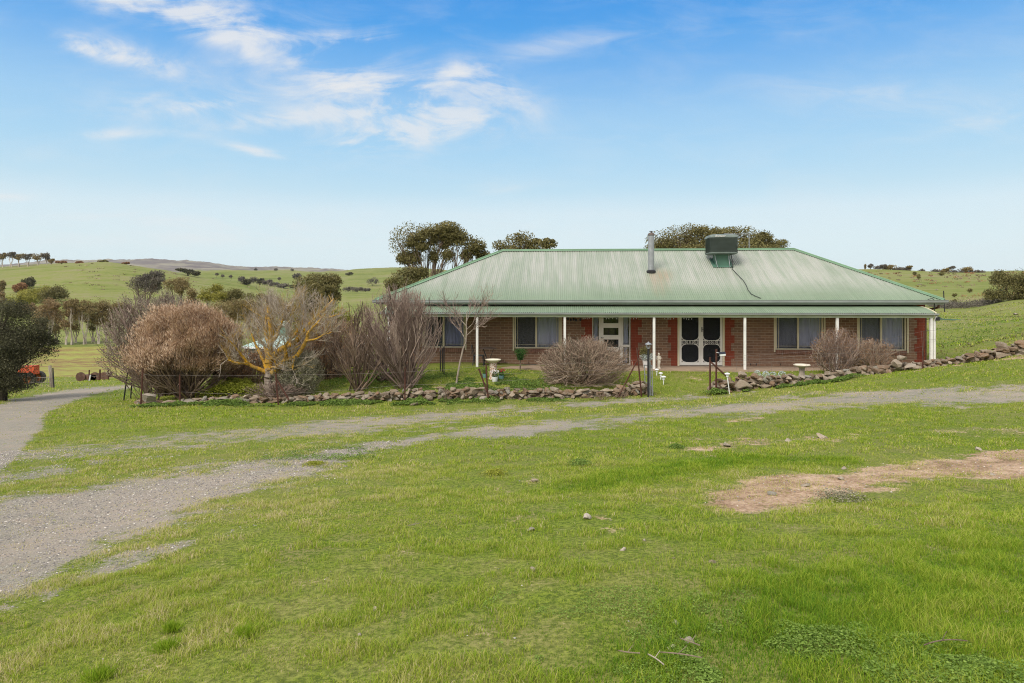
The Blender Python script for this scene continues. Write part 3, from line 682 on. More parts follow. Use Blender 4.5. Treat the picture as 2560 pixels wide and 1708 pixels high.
a1 = len(V1); Vall = np.vstack([V1, V2, V3, V4]); Qall = np.vstack([Q1, Q1[:, ::-1]+a1, Q3[:, ::-1]+2*a1, Q4+2*a1+len(V3)])
RO = obj('roof', mkmesh('roof', Vall, Qall, [M_ROOF], smooth=True), H)
cp = MB()
def cap(p, q):
    p = np.array(p); q = np.array(q); cp.cyl(p+(0, 0, .012), q+(0, 0, .012), .032, n=8)
    d = (q-p)/np.linalg.norm(q-p); s_ = np.cross(d, (0, 0, 1)); s_ /= np.linalg.norm(s_)
    for sg in (-1, 1):
        A0 = p+(0, 0, .01); A1 = q+(0, 0, .01); out = s_*sg*.15; dr = np.array((0, 0, -.15*SLOPE*(.72 if abs(d[2]) > .05 else 1)+.012))
        th = np.array((0, 0, .004)); V = [A0, A1, A1+out+dr, A0+out+dr]; cp.add([v_+th for v_ in V]+V, [(0, 1, 2, 3), (7, 6, 5, 4), (0, 4, 5, 1), (1, 5, 6, 2), (2, 6, 7, 3), (3, 7, 4, 0)])
cap((RL, RV, ZR+.012), (RRt, RV, ZR+.012)); cap((UL, EV, EZ+.012), (RL, RV, ZR+.012)); cap((UR, EV, EZ+.012), (RRt, RV, ZR+.012)); cap((UL, BV, EZ+.012), (RL, RV, ZR+.012)); cap((UR, BV, EZ+.012), (RRt, RV, ZR+.012))
cp.build('ridge_cap', M_CAP, RO)
g = MB(); gp = [(-.60, 2.455), (-.70, 2.455), (-.722, 2.50), (-.722, 2.545), (-.735, 2.56), (-.735, 2.58), (-.72, 2.58), (-.60, 2.57)]
V = [(u, v, z) for u in (UL-.08, UR+.08) for v, z in gp]; n = len(gp)
g.add(V, [tuple(range(n)), tuple(range(n, 2*n))[::-1]]+[(i, n+i, n+(i+1) % n, (i+1) % n) for i in range(n)])
for uu, s_ in ((UL, -1), (UR, 1)): g.box(uu+(.0 if s_ > 0 else -.12), uu+(.12 if s_ > 0 else 0), EV, BV, 2.455, 2.575)
g.build('roof_gutter', M_GUT, H)
fa = MB(); fa.box(UL+.02, UR-.02, -.598, -.57, 2.40, 2.53); fa.box(UL+.02, UL+.05, -.57, BV, 2.40, 2.53); fa.box(UR-.05, UR-.02, -.57, BV, 2.40, 2.53); fa.build('fascia', M_FASC, H)
so_ = MB(); so_.box(UL+.05, UR-.05, -.57, BV-.05, 2.445, 2.455); so_.build('eave_lining', M_FASC, H)
# verandah
VL, VR, VF = -4.85, 15.33, -1.6
def vz(v):
    t = np.clip(-v/1.6, 0, 1); return 2.36-.06*t-.19*t**2.6
def vend(us): return np.full_like(us, VF)
V1, Q1 = sheet_front(None, vz, VL, VR, lambda u: np.zeros_like(u)-.002, vend, 10, 6)
obj('verandah_roof', mkmesh('verandah_roof', V1, Q1, [M_VROOF], smooth=True), H)
for uu in (VL, VR):
    br = MB(); vs = np.linspace(0, VF, 11)
    for p, q_ in zip(vs[:-1], vs[1:]):
        zp_, zq_ = float(vz(p)), float(vz(q_)); V = [(uu-.015, p, zp_+.02), (uu+.02, p, zp_+.02), (uu+.02, p, zp_-.05), (uu-.015, p, zp_-.05)]; V += [(x_, q_, z_-zp_+zq_) for x_, _, z_ in V]
        br.add(V, [(0, 1, 2, 3), (4, 7, 6, 5), (0, 4, 5, 1), (1, 5, 6, 2), (2, 6, 7, 3), (3, 7, 4, 0)])
    br.build('barge_trim', M_CREAM, H)
g = MB(); gp = [(-1.59, 2.03), (-1.68, 2.03), (-1.70, 2.05), (-1.70, 2.09), (-1.71, 2.1), (-1.69, 2.105), (-1.59, 2.10)]; n = len(gp)
g.add([(u, v, z) for u in (VL-.05, VR+.06) for v, z in gp], [tuple(range(n)), tuple(range(n, 2*n))[::-1]]+[(i, n+i, n+(i+1) % n, (i+1) % n) for i in range(n)])
g.build('verandah_gutter', M_GUT, H)
bm_ = MB(); bm_.box(VL+.06, VR-.06, -1.585, -1.50, 1.94, 2.045); bm_.build('verandah_beam', M_BEAM, H)
VPX = [972, 1193, 1412, 1635, 1862, 2093, 2328]
for i, p in enumerate(VPX):
    u = HU(p, -1.54); m_ = MB(); m_.box(u-.045, u+.045, -1.587, -1.497, .0, 1.938); m_.build('verandah_post', M_WHITE, H, bevel=.006)
dp = MB(); u = HU(2337, -1.54); dp.cyl((u, -1.53, 0), (u, -1.53, 1.82), .042, n=10); dp.cyl((u, -1.53, 1.82), (u+.02, -1.62, 2.03), .042, n=10); dp.build('downpipe', M_WHITE, H)
dp = MB(); dp.cyl((16.0, -.5, 2.42), (16.0, -.5, 2.30), .04, n=8); dp.cyl((16.0, -.5, 2.30), (15.85, .1, 2.18), .04, n=8); dp.cyl((15.84, .1, 2.18), (15.84, .1, 0), .04, n=8); dp.build('downpipe', weathered('brown_downpipe', (.16, .08, .055), .5), H)
sl_ = MB(); P_ = [(-.002, -.35), (-1.78, -.35), (-1.78, .045), (-.002, .0)]
sl_.add([(u, v, z) for u in (WL-.4, WR+.1) for v, z in P_], [(0, 1, 2, 3), (7, 6, 5, 4), (0, 4, 5, 1), (1, 5, 6, 2), (2, 6, 7, 3), (3, 7, 4, 0)])
sl_.build('verandah_floor', weathered('dusty_verandah_concrete', (.36, .265, .195), .95, .15, 1.5, (.22, .16, .12), .3), H)
# fairy-light droppers under the beam
fl = MB()
for p in list(range(1458, 1476, 5))+[1516, 1522, 1531, 1542]+[1577, 1584, 1591]+[1662, 1670, 1677, 1684]+[1710, 1716, 1722, 1729]:
    u = HU(p, -1.45); z = 1.93-.02-.03*random.random(); fl.lathe([(.006, 0), (.014, -.015), (.002, -.05)], (u, -1.45, z+.01), 6)
fl.path([(HU(p, -1.45), -1.45, 1.93+.008*math.sin(p)) for p in range(1440, 1735, 12)], .004, 4); fl.build('string_light', M_PVC, H)
# hanging bits beside the second post
for p, y in ((1427, 800), (1434, 798), (1440, 800), (1451, 799), (1420, 797)):
    u = HU(p, -1.2); hb = MB(); hb.lathe([(.01, .06), (.05, .0), (.02, -.06)], (u, -1.2, HZ(p, y, -1.2)), 6)
    hb.build('hanging_ornament', M_BLACK, H)
# flue
fu, fv = HU(1628, 1.65), 1.65; fz = roofz(fv)
fl = MB(); ft = HZ(1628, 588, 1.65); fl.cyl((fu, fv, fz-.1), (fu, fv, ft), .125, n=20); FL = fl.build('flue', M_GALV, H, smooth=True)
c_ = MB(); c_.lathe([(.135, -.02), (.155, 0), (.10, .09), (.03, .10), (.03, .15)], (fu, fv, ft), 18); c_.lathe([(.09, .0), (.09, .012)], (fu, fv, ft+.15), 14); c_.build('flue_cap', weathered('brown_steel_cowl', (.11, .085, .075), .6), FL)
c_ = MB(); c_.lathe([(.19, -.05), (.19, .03), (.15, .07), (.128, .08)], (fu, fv, fz+.01), 18); c_.build('flue_flashing', M_BLACK, FL)
# evaporative cooler
cu, cv = HU(1803, 2.4), 2.4; cz = roofz(cv)
def HZc(y): return HZ(1803, y, 1.9)
zb_, zt_ = HZc(635.5), HZc(585)
body = MB(); Wd, Dp = .60, .58
def rrect(w_, d_, r_, z_, n_=5):
    pts = []
    for cx_, cy_, a0 in ((w_-r_, d_-r_, 0), (-w_+r_, d_-r_, 90), (-w_+r_, -d_+r_, 180), (w_-r_, -d_+r_, 270)):
        for k in range(n_+1): t_ = R(a0+90*k/n_); pts.append((cu+cx_+r_*math.cos(t_), cv+cy_+r_*math.sin(t_), z_))
    return pts
def loft(mb, rings):
    n_ = len(rings[0]); V_ = [p for r_ in rings for p in r_]; F_ = [tuple(range(n_))[::-1], tuple(range((len(rings)-1)*n_, len(rings)*n_))]
    for k in range(len(rings)-1):
        for i in range(n_): F_.append((k*n_+i, k*n_+(i+1) % n_, (k+1)*n_+(i+1) % n_, (k+1)*n_+i))
    mb.add(V_, F_)
hh = zt_-zb_
loft(body, [rrect(.50, .48, .1, zb_), rrect(.58, .56, .12, zb_+.04), rrect(.58, .56, .12, zb_+.09), rrect(.545, .525, .1, zb_+.09), rrect(.545, .525, .1, zt_-.15), rrect(.60, .58, .12, zt_-.15), rrect(.60, .58, .12, zt_-.11), rrect(.55, .53, .12, zt_-.03), rrect(.42, .40, .12, zt_)])
CO = body.build('evaporative_cooler', M_COOL, H, smooth=True, label='boxy dark green evaporative air cooler on the roof')
lv = MB(); k = 0; z = zb_+.10
while z < zt_-.17: loft(lv, [rrect(.575, .555, .11, z), rrect(.60, .58, .12, z+.006), rrect(.56, .54, .11, z+.016)]); z += .034
lv.build('louvre', M_COOL, CO)
du = MB(); loft(du, [rrect(.29, .27, .02, roofz(cv-.3)-.25), rrect(.29, .27, .02, zb_+.01)]); du.build('duct', M_DUCT, CO)
fl = MB(); V = []
for (a_, b_) in ((-.42, -.40), (.42, -.40), (.42, .40), (-.42, .40)): V.append((cu+a_, cv+b_, roofz(cv+b_)+.02))
V2_ = [(x_, y_, z_+.02) for x_, y_, z_ in V]; fl.add(V+V2_, [(0, 3, 2, 1), (4, 5, 6, 7), (0, 1, 5, 4), (1, 2, 6, 5), (2, 3, 7, 6), (3, 0, 4, 7)]); fl.build('roof_flashing', M_DUCT, CO)
pi = MB(); pi.path([(cu+.33, cv-.3, zb_), (cu+.38, cv-.36, zb_-.3), (cu+.36, cv-.42, roofz(cv-.42)+.06)], .018, 6); pi.build('drain_pipe', M_BLACK, CO); pi = MB(); pi.cyl((cu-.34, cv-.3, zb_), (cu-.24, cv-.4, roofz(cv-.4)+.03), .012, n=6); pi.build('stay_rod', M_GALV, CO); pi = MB(); pi.cyl((cu+.22, cv-.3, zb_), (cu+.27, cv-.42, roofz(cv-.4)+.03), .014, n=6); pi.build('water_pipe', M_GALV, CO)
try:
    tc = bpy.data.curves.new('brand_lettering', 'FONT'); tc.body = 'Breezair'; tc.size = .125; tc.extrude = .003; tc.align_x = 'LEFT'; tc.shear = .25
    to = bpy.data.objects.new('brand_lettering', tc); link(to, CO); to.location = (cu-.38, cv-.592, zt_-.125); to.rotation_euler = (R(78), 0, 0); tc.materials.append(M_WHITE)
    bpy.context.view_layer.update(); me_ = bpy.data.meshes.new_from_object(to.evaluated_get(bpy.context.evaluated_depsgraph_get())); mt_ = to.matrix_basis.copy(); bpy.data.objects.remove(to); t2 = obj('brand_lettering', me_, CO); t2.matrix_basis = mt_; (me_.materials.append(M_WHITE) if not me_.materials else None)
except Exception as e: print('text', e)
cab = MB(); pts = []
for p, y in ((1827, 664), (1832, 676), (1845, 690), (1858, 703), (1866, 716), (1870, 727), (1878, 737), (1890, 743), (1903, 748)):
    lo = -.6; hi = 3.6
    for _ in range(30):
        m_ = (lo+hi)/2
        if roofz(m_) < HZ(p, y, m_): lo = m_
        else: hi = m_
    pts.append((HU(p, lo), lo, roofz(lo)+.03))
cab.path(pts, .014, 6); cab.build('cooler_cable', M_CABLE, H)
an = MB(); au = HU(1873, 3.9); za = HZ(1873, 584, 3.9); an.cyl((au, 3.9, roofz(3.6)), (au, 3.9, za), .018, n=6)
an.path([(au-1.0, 4.3, za+.03), (au+.05, 3.9, za-.03)], .012, 5); an.path([(au-.1, 3.5, za+.06), (au+.35, 4.3, za+.02)], .008, 5)
for k in range(5):
    t_ = k/5; c0 = np.array((au-1.0+t_*1.0, 4.3-t_*.38, za+.03-t_*.05)); an.path([c0-(.06, .22, 0), c0+(.06, .22, 0)], .006, 4)
an.build('television_antenna', M_GALV, H)
cb_ = MB(); cb_.path([(15.55, -.62, 2.60), (15.68, -.66, 2.64), (15.76, -.68, 2.56), (15.80, -.6, 2.3), (15.82, -.6, 2.0), (15.8, -.9, 1.95), (15.6, -1.5, 1.9)], .014, 6); cb_.build('service_cable', M_CABLE, H)
for p in (1265, 1322, 1876, 1891, 1951):
    tp = MB(); u = HU(p, 0); tp.cyl((u, -.03, .05), (u, -.03, .12), .012, n=6); tp.build('weep_pipe', M_BLACK, H)
tp = MB(); tp.path([(HU(1240, 0), -.03, .03), (HU(1340, 0), -.03, .03)], .01, 5); tp.build('drip_hose', M_BLACK, H)
# ------------------------------------------------------------------ plant materials
def leaf_mat(name, stops, rough=.75, trans=.25):
    m = MT(name, rough, .15); t = m.attr('tone'); c = m.ramp(t, stops); m.col(c)
    nt = m.nt; out = nt.nodes['Material Output']; tr = nt.nodes.new('ShaderNodeBsdfTranslucent'); nt.links.new(c.s, tr.inputs[0])
    mx = nt.nodes.new('ShaderNodeMixShader'); mx.inputs[0].default_value = trans
    nt.links.new(m.b.outputs[0], mx.inputs[1]); nt.links.new(tr.outputs[0], mx.inputs[2]); nt.links.new(mx.outputs[0], out.inputs[0]); return m.m
def L3(a, b, c): return [(0, a), (.5, b), (1, c)]
ML = dict(
 gum=leaf_mat('gum_leaves_olive', L3((.10, .09, .036), (.195, .175, .07), (.34, .295, .13))),
 gumb=leaf_mat('gum_leaves_bronze', L3((.14, .105, .05), (.26, .205, .095), (.40, .33, .165))),
 red=leaf_mat('reddish_sapling_leaves', L3((.17, .11, .062), (.30, .215, .118), (.43, .34, .18))),
 olive=leaf_mat('olive_leaves', L3((.095, .09, .04), (.18, .165, .065), (.30, .27, .11))),
 dark=leaf_mat('dark_wattle_leaves', L3((.036, .038, .022), (.082, .082, .046), (.21, .20, .12)), trans=.15),
 green=leaf_mat('yellow_green_leaves', L3((.13, .13, .03), (.27, .26, .055), (.44, .40, .10))),
 grey=leaf_mat('grey_far_leaves', L3((.10, .095, .08), (.165, .148, .12), (.25, .22, .175))),
 cover=leaf_mat('ground_cover_leaves', L3((.08, .13, .03), (.16, .25, .05), (.29, .40, .09)), trans=.3),
 lime=leaf_mat('lime_cover_leaves', L3((.16, .17, .02), (.30, .34, .04), (.45, .44, .09)), trans=.3),
 silver=leaf_mat('silver_leaves', L3((.35, .42, .40), (.55, .62, .6), (.8, .85, .84))),
 rose=leaf_mat('rose_leaves', L3((.02, .06, .018), (.05, .12, .03), (.10, .2, .05))),
 tan=leaf_mat('dry_tan_sprays', L3((.26, .155, .09), (.50, .34, .215), (.76, .59, .45)), trans=.2),
 seed=leaf_mat('dry_brown_leaves', L3((.16, .08, .045), (.30, .165, .085), (.46, .29, .15)), trans=.2),
 twig=leaf_mat('bare_twigs_purple_grey', L3((.12, .085, .07), (.26, .19, .16), (.47, .37, .31)), trans=0),
 twigp=leaf_mat('pale_grey_twigs', [(0, (.44, .27, .04)), (.22, (.36, .26, .10)), (.38, (.30, .25, .20)), (1, (.52, .45, .38))], trans=0),
 twigb=leaf_mat('bare_twigs_brown', L3((.11, .078, .06), (.245, .175, .13), (.43, .33, .25)), trans=0),
 twigg=leaf_mat('bare_twigs_greenish', L3((.13, .12, .08), (.22, .21, .14), (.36, .33, .24)), trans=0),
 clover=leaf_mat('clover_leaves', L3((.12, .19, .035), (.20, .31, .055), (.32, .44, .10)), trans=.35),
 grass=leaf_mat('grass_blades', [(0, (.09, .21, .011)), (.35, (.225, .345, .022)), (.62, (.40, .47, .052)), (.85, (.50, .46, .16)), (1, (.64, .54, .33))], .6, .4),
 flower=leaf_mat('petals', L3((.75, .72, .78), (.85, .8, .85), (.9, .88, .9))), redf=leaf_mat('red_petals', L3((.25, .01, .03), (.45, .02, .06), (.6, .05, .1))))
def bark(name, a, b, sc=6):
    m = MT(name, .95, .1); P = m.co('Object', (1, 1, .3)); n = m.noise(sc, 5, P, .65); n2 = m.noise(sc*5, 3, P, .7)
    m.col(m.mix((n*.6+n2*.4).ss(.38, .62), a, b)); m.bump(n2, .01); return m.m
MBK = dict(gum=bark('gum_bark', (.10, .07, .05), (.26, .2, .155)), pale=bark('pale_gum_bark', (.34, .28, .23), (.62, .56, .50), 3), dark=bark('dark_bark', (.04, .032, .026), (.1, .08, .065)),
           grey=bark('grey_smooth_bark', (.24, .19, .155), (.42, .36, .30), 4), lichen=bark('orange_lichen_bark', (.30, .20, .08), (.62, .34, .02), 7))

# ------------------------------------------------------------------ generators
def rdir(n, r=rng):
    v = r.normal(size=(n, 3)); return v/np.linalg.norm(v, axis=1, keepdims=True)
def leaf_mesh(name, P, size, mat, tone, flat=.0, asp=.5, r=rng, along=None, jit=.5):
    "a cloud of small bent leaves (two triangles) at points P"
    n = len(P); a = rdir(n, r); b = rdir(n, r)
    if along is not None: a = along+a*jit; a /= np.linalg.norm(a, axis=1, keepdims=True)+1e-9
    b -= (a*b).sum(1, keepdims=True)*a; b /= np.linalg.norm(b, axis=1, keepdims=True)+1e-9
    if flat: a[:, 2] *= (1-flat); b[:, 2] *= (1-flat)
    s = (size*(.6+.8*r.random(n)))[:, None] if np.ndim(size) == 0 else (size*(.6+.8*r.random(n)))[:, None]
    V = np.stack([P-a*s*.5, P+b*s*asp*.5, P+a*s*.5, P-b*s*asp*.5], 1).reshape(-1, 3)
    return mkmesh(name, V, np.arange(4*n).reshape(-1, 4), [mat], {'tone': np.repeat(tone, 4)})
def blob_points(lobes, n, r=rng, sub=14, subr=.52, shell=.3):
    "points on lumpy sub-balls spread over ellipsoid lobes [(centre, radii)]"
    vol = np.array([np.prod(l[1])**(2/3) for l in lobes]); vol /= vol.sum(); P = []; T_ = []; C = []
    for (c, rad), w_ in zip(lobes, vol):
        c = np.array(c); rad = np.array(rad); k = max(4, int(sub*(.6+.8*r.random())))
        d = rdir(k, r); d[:, 2] = np.where(d[:, 2] < 0, d[:, 2]*.75, d[:, 2]); rr = .25+.6*r.random(k)**.7
        sc_ = c+d*rad*rr[:, None]; sr = subr*rad.mean()*(.55+.8*r.random(k)); C.append((c, sc_))
        m = int(n*w_); which = r.integers(0, k, m); q = rdir(m, r); q[:, 2] = np.where(q[:, 2] < -.3, q[:, 2]*.7, q[:, 2]); f = shell+(1-shell)*r.random(m)**.6
        p = sc_[which]+q*(sr[which]*f)[:, None]*np.array([1.15, 1.15, .85]); P.append(p); T_.append((r.random(k)[which]*.45+r.random(m)*.55))
    P = np.concatenate(P); T_ = np.concatenate(T_); k = int(len(P)*.24); w_ = r.integers(0, len(lobes), k)      # loose outer sprays
    cc = np.array([l[0] for l in lobes])[w_]; rr_ = np.array([l[1] for l in lobes])[w_]; P[:k] = cc+rdir(k, r)*rr_*(.25+.95*r.random((k, 1))**.6)
    return P, T_, C
def bez(p0, p1, bend, k=6, r=rng, sag=0.):
    t = np.linspace(0, 1, k+1)[:, None]; m_ = (p0+p1)/2+r.normal(size=3)*bend*np.linalg.norm(p1-p0)+np.array([0, 0, sag])
    return (1-t)**2*p0+2*t*(1-t)*m_+t*t*p1
class Tubes:
    def __init__(s): s.a = []; s.b = []; s.ra = []; s.rb = []
    def path(s, P, r0, r1):
        P = np.asarray(P); n = len(P)-1; rr = np.linspace(r0, r1, n+1)
        s.a += list(P[:-1]); s.b += list(P[1:]); s.ra += list(rr[:-1]); s.rb += list(rr[1:])
    def mesh(s, name, mat, n=6, tone=None):
        V, q = tubes(s.a, s.b, s.ra, s.rb, n)
        t = np.repeat(rng.random(len(s.a)) if tone is None else tone, 2*n)
        return mkmesh(name, V, q, [mat], {'tone': t}, smooth=n > 3)
def tree_hit(name, label, cat, px, lobes, *a, lo=60, hi=1800, **k):
    'a tree whose foot stands where the photograph shows it'
    p = hit(px, max(y+ry for _, y, _, ry in lobes)*1.0+1.5, lo, hi); return tree(name, label, cat, px, float(p[1]) if p[1] > lo*1.05 else lo, lobes, *a, **k)
def tree(name, label, cat, px, D, lobes, leaf='gum', bk='gum', n=6000, size=None, trunk=.16, stems=1, group=None, sub=14, base_px=None, subr=.5, seed=1, depth=.8, base_z=None, shell=.35, fork=.25):
    "lobes: (px, py, rx, ry) as measured on the photograph; turned into metres at distance D"
    r = np.random.default_rng(seed*7919+13); s = D/F
    g = ground_at(base_px if base_px is not None else px, D)
    if base_z is not None: g[2] = base_z
    top = thing(name, label, cat, tuple(g), group=group)
    Ls = []
    for (lx, ly, rx, ry) in lobes:
        c = at(lx, ly, D)+np.array([0, (r.random()-.5)*rx*s*1.2, 0])-g; Ls.append((c, (rx*s, rx*s*depth, ry*s)))
    size = max(.05, D/683*1.35) if size is None else size
    P, T_, C = blob_points(Ls, n, r, sub, subr, shell)
    P[:, 2] = np.maximum(P[:, 2], .05)
    obj('crown', leaf_mesh('crown', P, size, ML[leaf], T_, r=r), top)
    tb = Tubes(); zt = max(c[2] for c, _ in Ls); bases = [np.array([(r.random()-.5)*trunk*3*(stems > 1), (r.random()-.5)*trunk*3*(stems > 1), -.1]) for _ in range(stems)]
    mc = np.mean([c for c, _ in Ls], 0)
    for bi, b0 in enumerate(bases):
        f0 = b0+(mc-b0)*fork*np.array([.5, .5, 1])+np.array([(r.random()-.5)*.1, 0, 0]); tb.path(bez(b0, f0, .04, 3, r), trunk, trunk*.85)
        for li, (c, sc_) in enumerate(C):
            if stems > 1 and li % stems != bi: continue
            p = bez(f0, c, .12, 6, r); tb.path(p, trunk*.6, trunk*.18)
            for q in sc_[:min(len(sc_), 12)]:
                st = p[3+r.integers(0, 4)-1]; tb.path(bez(st, q, .12, 4, r), trunk*.2, trunk*.05)
    obj('trunk', tb.mesh('trunk', MBK[bk], 6), top)
    return top

def grow(starts, dirs, lens, rads, levels, r, env=None, up=.15):
    "recursive twigs, vectorised: levels = [(children, length factor, spread, radius factor, segments)]"
    out = Tubes(); A_, B_, RA, RB, TN = [], [], [], [], []
    def walk(P, Dv, Ln, Rd, seg, wob):
        n = len(P); pts = [P]; d = Dv.copy()
        for k in range(seg):
            d = d+r.normal(size=d.shape)*wob+np.array([0, 0, up*.35]); d /= np.linalg.norm(d, axis=1, keepdims=True)
            q = pts[-1]+d*(Ln/seg)[:, None]; q[:, 2] = np.maximum(q[:, 2], .03); pts.append(q)
        pts = np.stack(pts, 1)
        if env is not None:
            c, rad = env; q_ = (pts-c)/rad; e = (q_**2).sum(-1); az_ = np.arctan2(q_[..., 0], q_[..., 1]); inside = e < (1.32-.95*fbm(az_*2.2+9, q_[..., 2]*2.6+4, 3, 17))+.35*r.random((n, 1))
            inside = np.logical_and.accumulate(inside | (np.arange(seg+1)[None] == 0), axis=1)
        else: inside = np.ones(pts.shape[:2], bool)
        rr = Rd[:, None]*np.linspace(1, .55, seg+1)[None]
        for k in range(seg):
            ok = inside[:, k+1]; A_.append(pts[ok, k]); B_.append(pts[ok, k+1]); RA.append(rr[ok, k]); RB.append(rr[ok, k+1]); TN.append(tone[ok])
        return pts, inside
    P, Dv, Ln, Rd = starts, dirs, lens, rads; tone = r.random(len(P))*.75
    pts, ins = walk(P, Dv, Ln, Rd, 5, .1)
    ends = []
    for (ch, lf, spread, rf, seg) in levels:
        n = len(pts); idx = np.repeat(np.arange(n), ch); s_ = r.integers(1, pts.shape[1], len(idx)); ok = ins[idx, s_]; idx = idx[ok]; s_ = s_[ok]
        if not len(idx): break
        P = pts[idx, s_]; d = pts[idx, s_]-pts[idx, s_-1]; d /= np.linalg.norm(d, axis=1, keepdims=True)+1e-9
        d = d+rdir(len(idx), r)*spread+np.array([0, 0, up]); d /= np.linalg.norm(d, axis=1, keepdims=True)
        Ln = Ln[idx]*lf*(.55+.8*r.random(len(idx))); Rd = Rd[idx]*rf; tone = np.clip(tone[idx]+(r.random(len(idx))-.3)*.45, 0, 1)
        pts, ins = walk(P, d, Ln, Rd, seg, .13); ends.append(pts[:, -1][ins[:, -1]])
    return [np.concatenate(x) for x in (A_, B_, RA, RB, TN)], ends
def twig_mesh(name, data, mat, n=3, rmin=.0):
    a, b, ra, rb, tn = data; V, q = tubes(a, b, np.maximum(ra, rmin), np.maximum(rb, rmin*.7), n)
    return mkmesh(name, V, q, [mat], {'tone': np.repeat(tn, 2*n)})
def bush(name, label, cat, px, D, env_px, stems=40, levels=((5, .55, .55, .6, 4), (5, .5, .6, .6, 3), (4, .5, .7, .7, 2)), twig='twig', rad=.018, rmin=.004, splay=.8, group=None, seed=1, depth=.8, leaf=None, nleaf=0, lsize=.04, up=.18, lenf=1.0, leaf_top=0.):
    "a bare bush: env_px = (px, py, rx, ry) envelope ellipse"
    r = np.random.default_rng(seed*104729+5); s = D/F; g = ground_at(px, D); top = thing(name, label, cat, tuple(g), group=group)
    ex, ey, rx, ry = env_px; c = at(ex, ey, D)-g; c[1] = 0; rad3 = np.array([rx*s, rx*s*depth, ry*s])
    n = stems; az = r.random(n)*2*np.pi; tilt = (r.random(n)**.6)*splay*math.pi/2
    d = np.stack([np.cos(az)*np.sin(tilt), np.sin(az)*np.sin(tilt), np.cos(tilt)], 1)
    st = np.stack([r.normal(size=n)*.12, r.normal(size=n)*.10, np.full(n, -.03)], 1)
    H_ = c[2]+rad3[2]
    ln = (H_*np.cos(tilt)+rad3[0]*1.15*np.sin(tilt))*(.75+.4*r.random(n))*lenf
    data, ends = grow(st, d, ln, np.full(n, rad)*(.6+.6*r.random(n)), levels, r, (c, rad3), up)
    obj('branches', twig_mesh('branches', data, ML[twig], 3, rmin), top)
    if leaf:
        E = np.concatenate(ends[-2:]) if len(ends) > 1 else ends[-1]
        if leaf_top: E = E[E[:, 2] > H_*leaf_top]
        w_ = r.integers(0, len(E), nleaf); P = E[w_]+r.normal(size=(nleaf, 3))*(.09 if leaf == 'tan' else .04)
        obj('foliage', leaf_mesh('foliage', P, lsize, ML[leaf], r.random(nleaf), asp=.16 if leaf == 'tan' else .5, r=r, along=((P-np.array([0, 0, H_*.1]))/np.linalg.norm(P-np.array([0, 0, H_*.1]), axis=1, keepdims=True)+np.array([0, 0, .3])+np.stack([fbm(P[:, 0]*2.2, P[:, 2]*2.2, 2, 5)-.5, fbm(P[:, 0]*2.2, P[:, 2]*2.2, 2, 8)-.5, P[:, 0]*0], 1)*2.4) if leaf == 'tan' else None), top)
    return top
# ------------------------------------------------------------------ trees behind the house
tree('gum_tree', 'tall spreading olive gum tree with open multi-stemmed crown left of the roof', 'tree', 1060, 52,
     [(1000, 606, 26, 34), (1030, 583, 38, 24), (1072, 580, 32, 22), (1118, 576, 38, 20), (1145, 598, 30, 26), (1100, 605, 34, 26), (1045, 612, 38, 26), (1030, 645, 24, 22), (1188, 618, 26, 26), (1206, 640, 16, 18), (1165, 640, 16, 16), (1008, 648, 16, 14), (1120, 640, 16, 18), (1085, 640, 14, 18)], 'gum', 'gum', 34000, .14, .15, 4, sub=15, base_px=1085, seed=3, fork=.12)
tree('gum_tree', 'low dense olive gum half hidden behind left end of roof', 'tree', 1010, 46, [(1015, 690, 32, 20), (1045, 682, 26, 16), (985, 712, 22, 20), (1030, 715, 30, 20)], 'olive', 'gum', 9000, .13, .12, 2, seed=4)
tree('gum_tree', 'sparse bronze treetop peeping over left part of the ridge', 'tree', 1310, 50, [(1248, 613, 17, 12), (1282, 604, 22, 18), (1308, 598, 26, 20), (1338, 612, 24, 14), (1368, 611, 22, 13), (1300, 636, 70, 24)], 'gum', 'gum', 9500, .15, .12, 2, seed=5, sub=9)
tree('gum_tree', 'broad olive-bronze treetop rising behind the flue', 'tree', 1690, 55, [(1652, 603, 36, 24), (1688, 588, 34, 22), (1728, 580, 30, 20), (1762, 584, 36, 20), (1800, 592, 32, 22), (1700, 612, 66, 20), (1770, 612, 50, 20), (1640, 620, 26, 14), (1740, 640, 80, 30)], 'gum', 'gum', 30000, .14, .16, 3, seed=6, sub=17)
tree('gum_tree', 'bronze treetop behind the air cooler and antenna, right of its neighbour', 'tree', 1865, 58, [(1825, 580, 24, 12), (1860, 582, 34, 16), (1872, 605, 34, 22), (1908, 598, 24, 20), (1900, 618, 28, 14), (1940, 613, 30, 13), (1860, 640, 80, 30)], 'gum', 'gum', 20000, .15, .15, 3, seed=7, sub=11)
# right-hand slope
tree('round_shrub', 'big round brown-green bush on the right hillside', 'bush', 2530, 66, [(2503, 722, 28, 30), (2545, 712, 36, 36), (2580, 722, 34, 34), (2522, 698, 30, 22), (2498, 738, 26, 16), (2555, 742, 34, 14), (2600, 730, 30, 28)], 'olive', 'dark', 26000, .14, .12, 3, seed=8)
RT = [(2163, 668, 2, 7, 5, 'sparse tree'), (2176, 665, 6, 5, 5, ''), (2198, 668, 12, 5, 5, ''), (2222, 670, 15, 7, 5, ''), (2245, 674, 12, 6, 5, ''), (2268, 674, 11, 8, 5, ''), (2273, 667, 6, 2, 6, ''), (2303, 679, 8, 6, 6, ''), (2338, 682, 11, 9, 6, ''), (2362, 676, 12, 6, 6, ''), (2380, 669, 8, 3, 6, ''), (2394, 681, 14, 8, 6, ''), (2418, 675, 12, 8, 6, ''), (2432, 681, 12, 5, 6, ''), (2452, 682, 10, 5, 6, '')]
